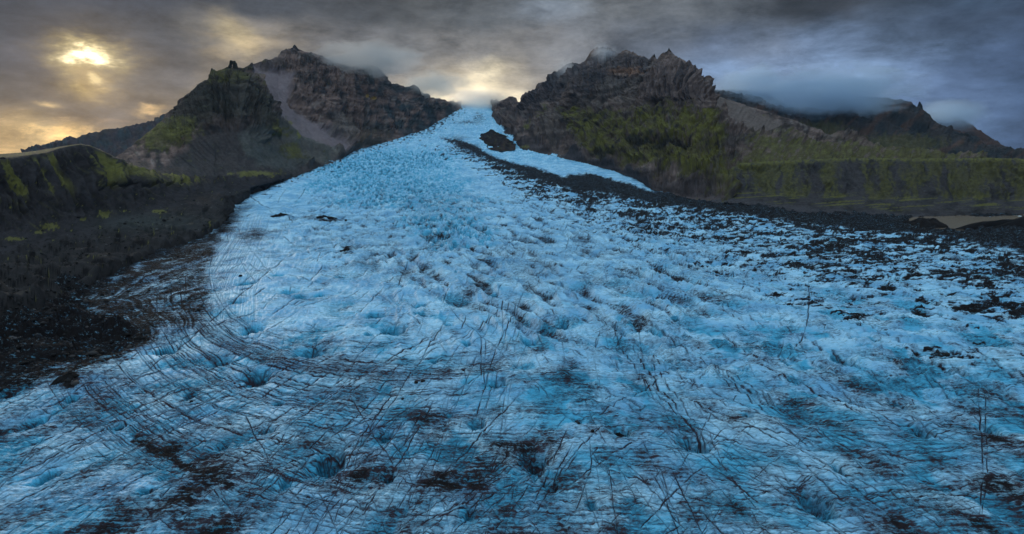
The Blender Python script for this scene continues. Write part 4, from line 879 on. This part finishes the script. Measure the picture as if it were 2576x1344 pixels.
# loose stones: far too many to count, one mass on each moraine
ICO_V = np.array([(0,0,1)] + [(.894*math.cos(a),.894*math.sin(a),.447) for a in np.arange(5)*2*math.pi/5] + [(.894*math.cos(a),.894*math.sin(a),-.447) for a in (np.arange(5)+.5)*2*math.pi/5] + [(0,0,-1)])
ICO_F = np.array([(0,i+1,(i+1)%5+1) for i in range(5)] + [(i+1,i+6,(i+1)%5+1) for i in range(5)] + [((i+1)%5+1,i+6,(i+1)%5+6) for i in range(5)] + [(i+6,11,(i+1)%5+6) for i in range(5)])
def stones(name, px, py, pz, size, label):
    n = len(px); R_ = np.random.default_rng(5)
    s = size[:, None] * R_.uniform(.6, 1.3, (n, 3)) * np.array([1, 1, .75])
    V = ICO_V[None] * s[:, None] * R_.uniform(.75, 1.2, (n, 12, 1)); a = R_.uniform(0, 6.28, n); ca, sa = np.cos(a)[:, None], np.sin(a)[:, None]
    V = np.stack([V[..., 0] * ca - V[..., 1] * sa + px[:, None], V[..., 0] * sa + V[..., 1] * ca + py[:, None], V[..., 2] + pz[:, None]], -1).reshape(-1, 3)
    Fi = (ICO_F[None] + (np.arange(n) * 12)[:, None, None]).reshape(-1, 3)
    me = bpy.data.meshes.new(name); me.vertices.add(len(V)); me.vertices.foreach_set('co', V.astype(f32).reshape(-1))
    me.loops.add(Fi.size); me.loops.foreach_set('vertex_index', Fi.astype(np.int32).reshape(-1)); me.polygons.add(len(Fi)); me.polygons.foreach_set('loop_start', np.arange(0, Fi.size, 3, dtype=np.int32)); me.update(calc_edges=True)
    t_ = me.attributes.new('albedo', 'FLOAT_COLOR', 'POINT'); g = np.repeat(R_.choice([.012, .02, .03, .05, .085], n, p=[.25, .3, .25, .14, .06]), 12); cc = np.stack([g * 1.03, g, g * 1.02, g * 0 + 1], -1); t_.data.foreach_set('color', cc.astype(f32).reshape(-1))
    me.materials.append(M_BOULDER); o = bpy.data.objects.new(name, me); COL.objects.link(o); o['kind'] = 'stuff'; o['label'] = label
mx_, my_, mz_, mT, mX = ML
ii = np.flatnonzero((mT > .05) & (mT < 1.5) & (rng.random(mT.shape) < .055)); ii = ii[rng.random(len(ii)) < np.clip(1.25 - mT.flat[ii], .12, 1)]
sz = np.exp(rng.normal(-.35, .55, len(ii))).clip(.25, 3.2)
stones('moraine_stones', mx_.flat[ii], my_.flat[ii], mz_.flat[ii], sz, 'loose dark stones over the left moraine foot')
ii = np.flatnonzero((dirt > .86) & (GYr > 400) & (GYr < 980) & (rng.random(dirt.shape) < .035))
stones('debris_stones', gx.flat[ii], gyy.flat[ii], GZ.flat[ii], np.exp(rng.normal(-.3, .5, len(ii))).clip(.25, 2.8), 'loose black stones in the debris cover of the ice')
# the rock arch on the skyline of the left mountain
def arch():
    k = 1 / 1.49068
    out = [(270,860),(300,640),(365,520),(378,400),(400,300),(460,275),(510,290),(565,350),(625,335),(690,305),(730,400),(770,425),(800,520),(830,640),(880,860)]
    inn = [(452,870),(462,790),(468,690),(474,600),(484,520),(495,485),(510,462),(525,452),(545,462),(565,490),(576,560),(566,640),(552,700),(540,745),(545,870)]
    D = 2445.
    def w(u, v): return np.array(at((840 + u / 16.8) * k, (210 + v / 16.8) * k, D))
    def dens(pts, n):
        p = np.array(pts, float); return np.stack([np.interp(np.linspace(0, 1, n), np.linspace(0, 1, len(p)), p[:, q]) for q in (0, 1)], -1)
    n, mm_ = 60, 14; o, i = dens(out, n), dens(inn, n); V = []
    for j in range(n):
        a, bb = w(*o[j]), w(*i[j]); cen = (a + bb) / 2; half = (a - bb) / 2; hd = 7 + 3 * abs(j / n - .5)
        for q in range(mm_):
            th = 2 * math.pi * q / mm_; s, cth = math.sin(th), math.cos(th)
            cth = math.copysign(abs(cth) ** .6, cth); s = math.copysign(abs(s) ** .6, s)
            p = cen + half * cth + np.array([0, hd * s, 0])
            nn = float(fbm3(np.array([p[0] / 5]), np.array([p[1] / 5]), np.array([p[2] / 5]), 3, 97)[0])
            V.append(p + np.array([nn * 1.2, nn * 3, nn * 1.0]))
    Fc = [(j * mm_ + q, j * mm_ + (q + 1) % mm_, (j + 1) * mm_ + (q + 1) % mm_, (j + 1) * mm_ + q) for j in range(n - 1) for q in range(mm_)]
    Fc += [tuple(range(mm_))[::-1], tuple((n - 1) * mm_ + q for q in range(mm_))]
    rock_obj('rock_arch', V, Fc, M_BOULDER, 'natural rock arch with a tall window on the skyline of the left mountain', 'rock arch', None, (.034, .034, .028))
arch()
def spire(prof_, D, label, seed, col, lean=0):
    """prof_: (left X, right X, Y) from base to tip, seen at distance D"""
    V = []; Fc = []; n = 16
    P_ = np.array(prof_, float); yy = np.linspace(P_[0, 2], P_[-1, 2], 18)
    for j, Y in enumerate(yy):
        l = np.interp(-Y, -P_[:, 2], P_[:, 0]); r = np.interp(-Y, -P_[:, 2], P_[:, 1])
        cx, cy, cz = [float(q) for q in at((l + r) / 2, Y, D)]; rad = max((r - l) / 2 * D / F, .4)
        for q in range(n):
            th = 2 * math.pi * q / n; e = 1 + .22 * float(perlin2(np.array([math.cos(th) * 1.5 + seed]), np.array([math.sin(th) * 1.5 + j * .22]), 98)[0])
            V.append((cx + rad * math.cos(th) * e, cy + rad * .9 * math.sin(th) * e, cz))
    for j in range(17):
        for q in range(n): Fc.append((j * n + q, j * n + (q + 1) % n, (j + 1) * n + (q + 1) % n, (j + 1) * n + q))
    Fc.append(tuple(17 * n + q for q in range(n)))
    rock_obj('rock_spire', V, Fc, M_BOULDER, label, 'rock spire', 'rock spires on the ridges', col, shade=False)
spire([(2302,2324,300),(2303,2322,285),(2305,2321,276),(2307,2320,270),(2310,2318,263),(2312,2314.5,256)], 3740, 'tall leaning rock finger on the cloud-capped ridge at far right', 1, (.022, .026, .030))
spire([(2282,2294,276),(2285,2293,268),(2288,2292,262),(2289,2290,255)], 3755, 'short rock tooth beside the tall finger on the far right ridge', 2, (.026, .028, .032))
spire([(730,752,128),(735,748,122),(737,745,117),(740,742,113)], 3315, 'small rock tooth on the summit of the left mountain', 3, (.030, .029, .030))
spire([(1640,1653,160),(1642,1650,148),(1644,1648,140),(1645.5,1646.5,136)], 2705, 'dark rock tooth on the notch left of the right mountain summit', 4, (.030, .028, .028))
spire([(1674,1693,140),(1678,1689,131),(1680,1686,126),(1682,1683,121)], 2645, 'pointed rock tooth crowning the sharp summit of the right mountain', 5, (.045, .038, .035))
spire([(529,538,190),(530,537,180),(531,536,175),(532,534.5,172)], 2405, 'stubby rock tooth left of the arch on the left mountain', 6, (.030, .030, .026))

# ------------------------------------------------------------------ sky
def lin(c): return tuple((v / 255 / 12.92) if v / 255 <= .04045 else ((v / 255 + .055) / 1.055) ** 2.4 for v in c)
def azel(X, Y):
    rx, ry, rz = ray(X, Y); return math.atan2(rx, ry), math.atan2(rz, math.hypot(rx, ry))
SUN_AZ, SUN_EL = azel(228, 168)
wd = bpy.data.worlds.new('World'); sc.world = wd; wd.use_nodes = True
t = NT(wd.node_tree); t.n.clear()
SKY_K = .1                                              # strength of the Background; colours below are divided by it
geo = t.new('ShaderNodeTexCoord').outputs['Generated']
sp = t.new('ShaderNodeSeparateXYZ'); t.l.new(geo, sp.inputs[0])
az = t.math('ARCTAN2', sp.outputs[0], sp.outputs[1]); el = t.math('ARCSINE', sp.outputs[2])
cb = t.new('ShaderNodeCombineXYZ'); t.l.new(az, cb.inputs[0]); t.l.new(el, cb.inputs[1]); ae = cb.outputs[0]
def stretched(rot, sx, sy, scale, det, rough, off=(0, 0, 0)):
    mp = t.new('ShaderNodeMapping'); t.l.new(ae, mp.inputs[0]); mp.inputs['Rotation'].default_value = (0, 0, rot); mp.inputs['Scale'].default_value = (sx, sy, 1); mp.inputs['Location'].default_value = off
    return t.noise(mp.outputs[0], scale, det, rough, .2)
nA = stretched(.28, 3.2, 8, 1.6, 3, .55); nB = stretched(-.1, 5, 12, 2.2, 5, .62, (3, 1, 0))
wv = t.vec('ADD', t.vec('SCALE', t.vec('SUBTRACT', nA[1], (.5, .5, .5)), .10), t.vec('SCALE', t.vec('SUBTRACT', nB[1], (.5, .5, .5)), .05))
wv = t.vec('MULTIPLY', wv, (1.0, .8, 0)); aew = t.vec('ADD', ae, wv)
ROWS = [(30,[(-900,50,58,70),(-300,55,62,74),(60,62,68,80),(350,64,70,82),(650,72,78,88),(850,78,81,86),(1050,84,86,88),(1250,100,104,108),(1400,128,138,150),(1520,112,116,120),(1700,105,110,116),(1850,92,98,106),(2000,64,68,75),(2150,58,62,70),(2300,60,70,84),(2450,58,77,100),(2576,44,60,80),(3200,40,55,75)]),
 (120,[(-900,60,66,76),(60,70,76,88),(250,86,87,90),(400,84,88,96),(520,108,106,103),(620,178,163,132),(700,138,132,124),(850,112,112,114),(1000,125,126,128),(1150,140,138,136),(1280,128,126,124),(1450,120,122,126),(1600,106,114,128),(1800,90,102,122),(1950,108,122,144),(2100,112,134,166),(2250,78,94,118),(2400,62,76,98),(2576,58,72,94),(3200,50,64,86)]),
 (200,[(-900,70,74,82),(60,76,79,88),(200,112,106,96),(330,96,96,98),(450,100,99,101),(520,122,115,107),(800,122,119,118),(1020,140,136,132),(1130,176,166,149),(1215,235,221,190),(1290,177,168,153),(1350,150,146,142),(1500,120,126,136),(1820,122,146,180),(2000,132,156,192),(2150,132,160,198),(2300,116,142,180),(2420,78,98,130),(2576,66,84,114),(3200,56,74,102)]),
 (280,[(-900,96,94,92),(-300,108,103,96),(60,102,98,96),(150,108,102,97),(300,104,100,98),(420,122,114,105),(800,150,142,130),(1150,222,208,178),(1215,248,238,208),(1280,212,200,174),(1500,150,148,146),(1900,104,128,162),(2200,96,120,156),(2400,86,108,142),(2576,72,94,128),(3200,62,84,114)]),
 (370,[(-900,150,136,112),(-300,146,132,108),(0,186,160,118),(100,168,148,114),(160,188,158,110),(300,136,124,110),(800,150,142,130),(1200,240,228,196),(1600,140,142,146),(2400,86,110,144),(2576,76,98,132),(3200,66,88,120)])]
sx_ = t.new('ShaderNodeSeparateXYZ'); t.l.new(aew, sx_.inputs[0])
A0, A1 = -1.0, 1.0
fac = t.math('DIVIDE', t.math('SUBTRACT', sx_.outputs[0], A0), A1 - A0)
base = None; elp = None
for Y, stops in ROWS:
    rp = t.new('ShaderNodeValToRGB'); cr_ = rp.color_ramp; cr_.interpolation = 'EASE'
    for k, (X, r_, g_, b_) in enumerate(stops):
        p = min(max((azel(X, Y)[0] - A0) / (A1 - A0), 0), 1)
        e = cr_.elements[k] if k < 2 else cr_.elements.new(p)
        e.position = p; e.color = (*lin((r_, g_, b_)), 1)
    t.l.new(fac, rp.inputs[0]); e0 = azel(1288, Y)[1]
    if base is None: base = rp.outputs[0]
    else: base = t.mixc(t.remap(sx_.outputs[1], elp, e0), base, rp.outputs[0])
    elp = e0
# cloud texture: darker bellies and lighter rifts
nC = stretched(.32, 2.6, 6.5, 2.6, 6, .62, (7, 2, 0)); nD = stretched(.12, 7, 17, 1.9, 7, .72, (1, 5, 0))
tex = t.math('ADD', t.math('MULTIPLY', t.math('SUBTRACT', nC[0], .5), 1.7), t.math('MULTIPLY', t.math('SUBTRACT', nD[0], .5), 1.9))
base = t.vec('SCALE', base, t.math('MAXIMUM', t.math('ADD', t.remap(el, .13, .24, 1.0, .86), tex), .3))
# openings where the low sun comes through
def opening(X, Y, sx, sy, col, gain, power=1.0, warp=.045, edge=None):
    a0, e0 = azel(X, Y)
    v = t.vec('ADD', ae, t.vec('MULTIPLY', t.vec('SUBTRACT', nB[1], (.5, .5, .5)), (warp, warp, 0)))
    d = t.vec('MULTIPLY', t.vec('SUBTRACT', v, (a0, e0, 0)), (F / sx, F / sy, 0))
    q = t.vec('DOT_PRODUCT', d, d)
    w = t.math('POWER', .36788, t.math('POWER', q, power))
    if edge: w = t.math('MULTIPLY', w, t.remap(nD[0], edge[0], edge[1]))
    return t.vec('SCALE', tuple(v * gain for v in lin(col)), w)
def add(v):
    global base
    base = t.vec('ADD', base, v)
add(opening(228, 165, 32, 20, (255, 244, 205), 2.0, 1.3, .11)); add(opening(228, 158, 52, 36, (255, 226, 140), .6, 1.2, .10)); add(opening(225, 165, 105, 72, (214, 170, 90), .13, 1.0, .06))
add(opening(243, 215, 11, 6, (255, 232, 170), .45, 1.2, .05)); add(opening(236, 214, 40, 26, (226, 186, 104), .35, 1, .05))
add(opening(122, 262, 15, 5, (255, 214, 140), .55, 1, .03)); add(opening(380, 276, 26, 7, (255, 210, 140), .55, 1, .05)); add(opening(150, 340, 120, 8, (255, 206, 120), .4, 1, .06, (.45, .65))); add(opening(60, 372, 180, 12, (255, 206, 118), .28, 1, .06, (.45, .65))); add(opening(150, 352, 24, 7, (255, 216, 140), .6, 1, .05)); add(opening(25, 300, 160, 7, (255, 200, 130), .25, 1, .06, (.45, .6)))
add(opening(620, 112, 75, 22, (240, 208, 150), .28, 1, .08)); add(opening(1207, 250, 120, 44, (255, 234, 196), .55, 1.0, .05))
# bright thin cloud overhead, out of the frame
up = t.remap(el, math.radians(18), math.radians(62)); back = t.remap(sp.outputs[1], .25, -.5)
base = t.mixc(t.math('MULTIPLY', back, t.remap(el, -.05, .1)), base, (.15, .19, .24)); base = t.mixc(up, base, (.86, 1.14, 1.36))
nish = t.new('ShaderNodeTexSky', sky_type='NISHITA', sun_disc=False, sun_elevation=SUN_EL, sun_rotation=SUN_AZ, altitude=100, air_density=1, dust_density=1)
cloudy = t.vec('SCALE', base, 1 / SKY_K)
sky = t.mixc(.985, nish.outputs[0], cloudy)
bg = t.new('ShaderNodeBackground'); t.l.new(sky, bg.inputs[0]); bg.inputs[1].default_value = SKY_K
ow = t.new('ShaderNodeOutputWorld'); t.l.new(bg.outputs[0], ow.inputs[0])
wd.cycles.sampling_method = 'MANUAL'; wd.cycles.sample_map_resolution = 512

sun = bpy.data.lights.new('sun', 'SUN'); sun.energy = 1.8; sun.angle = math.radians(14); sun.color = (1, .86, .68)
so = bpy.data.objects.new('sun', sun); COL.objects.link(so)
sd = Vector((math.sin(SUN_AZ) * math.cos(SUN_EL), math.cos(SUN_AZ) * math.cos(SUN_EL), math.sin(SUN_EL)))
so.rotation_euler = sd.to_track_quat('Z', 'Y').to_euler(); so.location = sd * 5000
# ------------------------------------------------------------------ cloud on the tops, haze in the valley
def vol_material(name, dens, color, k, nscale, seed, soft=(1.0, .0), aniso=.2):
    m = bpy.data.materials.new(name); m.use_nodes = True; t = NT(m.node_tree); t.n.clear()
    ob = t.new('ShaderNodeTexCoord').outputs['Object']
    mp = t.new('ShaderNodeMapping'); t.l.new(ob, mp.inputs[0]); mp.inputs['Location'].default_value = (seed * 3.1, seed * 1.7, seed)
    n = t.noise(mp.outputs[0], nscale, 5, .6, .3)[0]
    r = t.vec('LENGTH', ob)
    f = t.remap(r, soft[0], soft[1])
    d = t.math('MULTIPLY', t.math('MAXIMUM', t.math('SUBTRACT', f, t.math('MULTIPLY', t.remap(n, .25, .75, 0, 1, False), k)), 0.0), dens)
    v = t.new('ShaderNodeVolumePrincipled'); v.inputs['Color'].default_value = (*color, 1); v.inputs['Anisotropy'].default_value = aniso
    t.l.new(d, v.inputs['Density']); o = t.new('ShaderNodeOutputMaterial'); t.l.new(v.outputs[0], o.inputs['Volume'])
    return m
import bmesh
def cloud(X, Y, D, rx, ry, rd, dens, color, k=.8, ns=2.0, seed=0, label='', tilt=0, aniso=.2):
    bm = bmesh.new(); bmesh.ops.create_icosphere(bm, subdivisions=3, radius=1.0)
    me = bpy.data.meshes.new('cloud_bank'); bm.to_mesh(me); bm.free()
    me.materials.append(vol_material('cloud_vapour', dens, color, k, ns, seed, aniso=aniso))
    o = bpy.data.objects.new('cloud_bank', me); COL.objects.link(o)
    x, y, z = at(X, Y, D); o.location = (float(x), float(y), float(z)); o.scale = (rx * D / F, rd, ry * D / F)
    o.rotation_euler = (0, tilt, -math.atan2(float(x), float(y)))
    o['kind'] = 'stuff'; o['label'] = label
GREYV = (.74, .73, .72); BLUEV = (.62, .78, .95); WARMV = (1.0, .97, .92)
cloud(930, 150, 3350, 230, 80, 420, .0170, GREYV, .85, 3.2, 1, 'grey cloud resting on the summit of the left mountain')
cloud(1085, 215, 4000, 150, 62, 480, .0120, (.92, .88, .82), .8, 3.0, 2, 'thin cloud over the ridge left of the glacier head')
cloud(1208, 256, 4600, 125, 42, 620, .0100, WARMV, .35, 1.6, 3, 'bright mist where the glacier meets the sky', aniso=.72)
cloud(1520, 140, 3150, 60, 52, 190, .010, (.80, .86, .95), .75, 2.2, 4, 'wisp of mist on the rounded summit of the right mountain')
cloud(1425, 176, 3500, 50, 44, 190, .010, (.80, .85, .92), .75, 2.0, 5, 'small wisp of mist in a notch of the right mountain')
cloud(2080, 236, 3500, 330, 112, 540, .0200, BLUEV, .8, 3.4, 6, 'blue-grey cloud bank hiding the top of the far right ridge')
cloud(1890, 222, 3750, 180, 84, 440, .0150, BLUEV, .75, 3.0, 7, 'blue-grey cloud on the ridge behind the right mountain')
cloud(2385, 292, 4400, 130, 64, 460, .0100, BLUEV, .5, 2.2, 8, 'thin blue cloud on the farthest slope at right')
# even air over the whole valley
bm = bmesh.new(); bmesh.ops.create_cube(bm, size=1.0); me = bpy.data.meshes.new('haze'); bm.to_mesh(me); bm.free()
m = bpy.data.materials.new('valley_air'); m.use_nodes = True; t = NT(m.node_tree); t.n.clear()
v = t.new('ShaderNodeVolumePrincipled'); v.inputs['Color'].default_value = (.50, .68, .95, 1); v.inputs['Density'].default_value = 0.9e-5
o_ = t.new('ShaderNodeOutputMaterial'); t.l.new(v.outputs[0], o_.inputs['Volume']); me.materials.append(m)
hz = bpy.data.objects.new('haze', me); COL.objects.link(hz); hz.scale = (15400, 11400, 1600); hz.location = (0, 3000, 1600 / 2 - 31); hz['kind'] = 'stuff'

# ------------------------------------------------------------------ render settings
sc.view_settings.view_transform = 'Standard'; sc.view_settings.look = 'None'; sc.view_settings.exposure = 0; sc.view_settings.gamma = 1
sc.cycles.max_bounces = 5; sc.cycles.diffuse_bounces = 2; sc.cycles.glossy_bounces = 2; sc.cycles.volume_bounces = 3
sc.cycles.use_denoising = True; sc.cycles.sample_clamp_indirect = 1.5; sc.cycles.use_adaptive_sampling = True; sc.cycles.adaptive_threshold = .02; sc.cycles.denoiser = 'OPENIMAGEDENOISE'; sc.cycles.denoising_input_passes = 'RGB_ALBEDO_NORMAL'; sc.cycles.denoising_prefilter = 'ACCURATE'
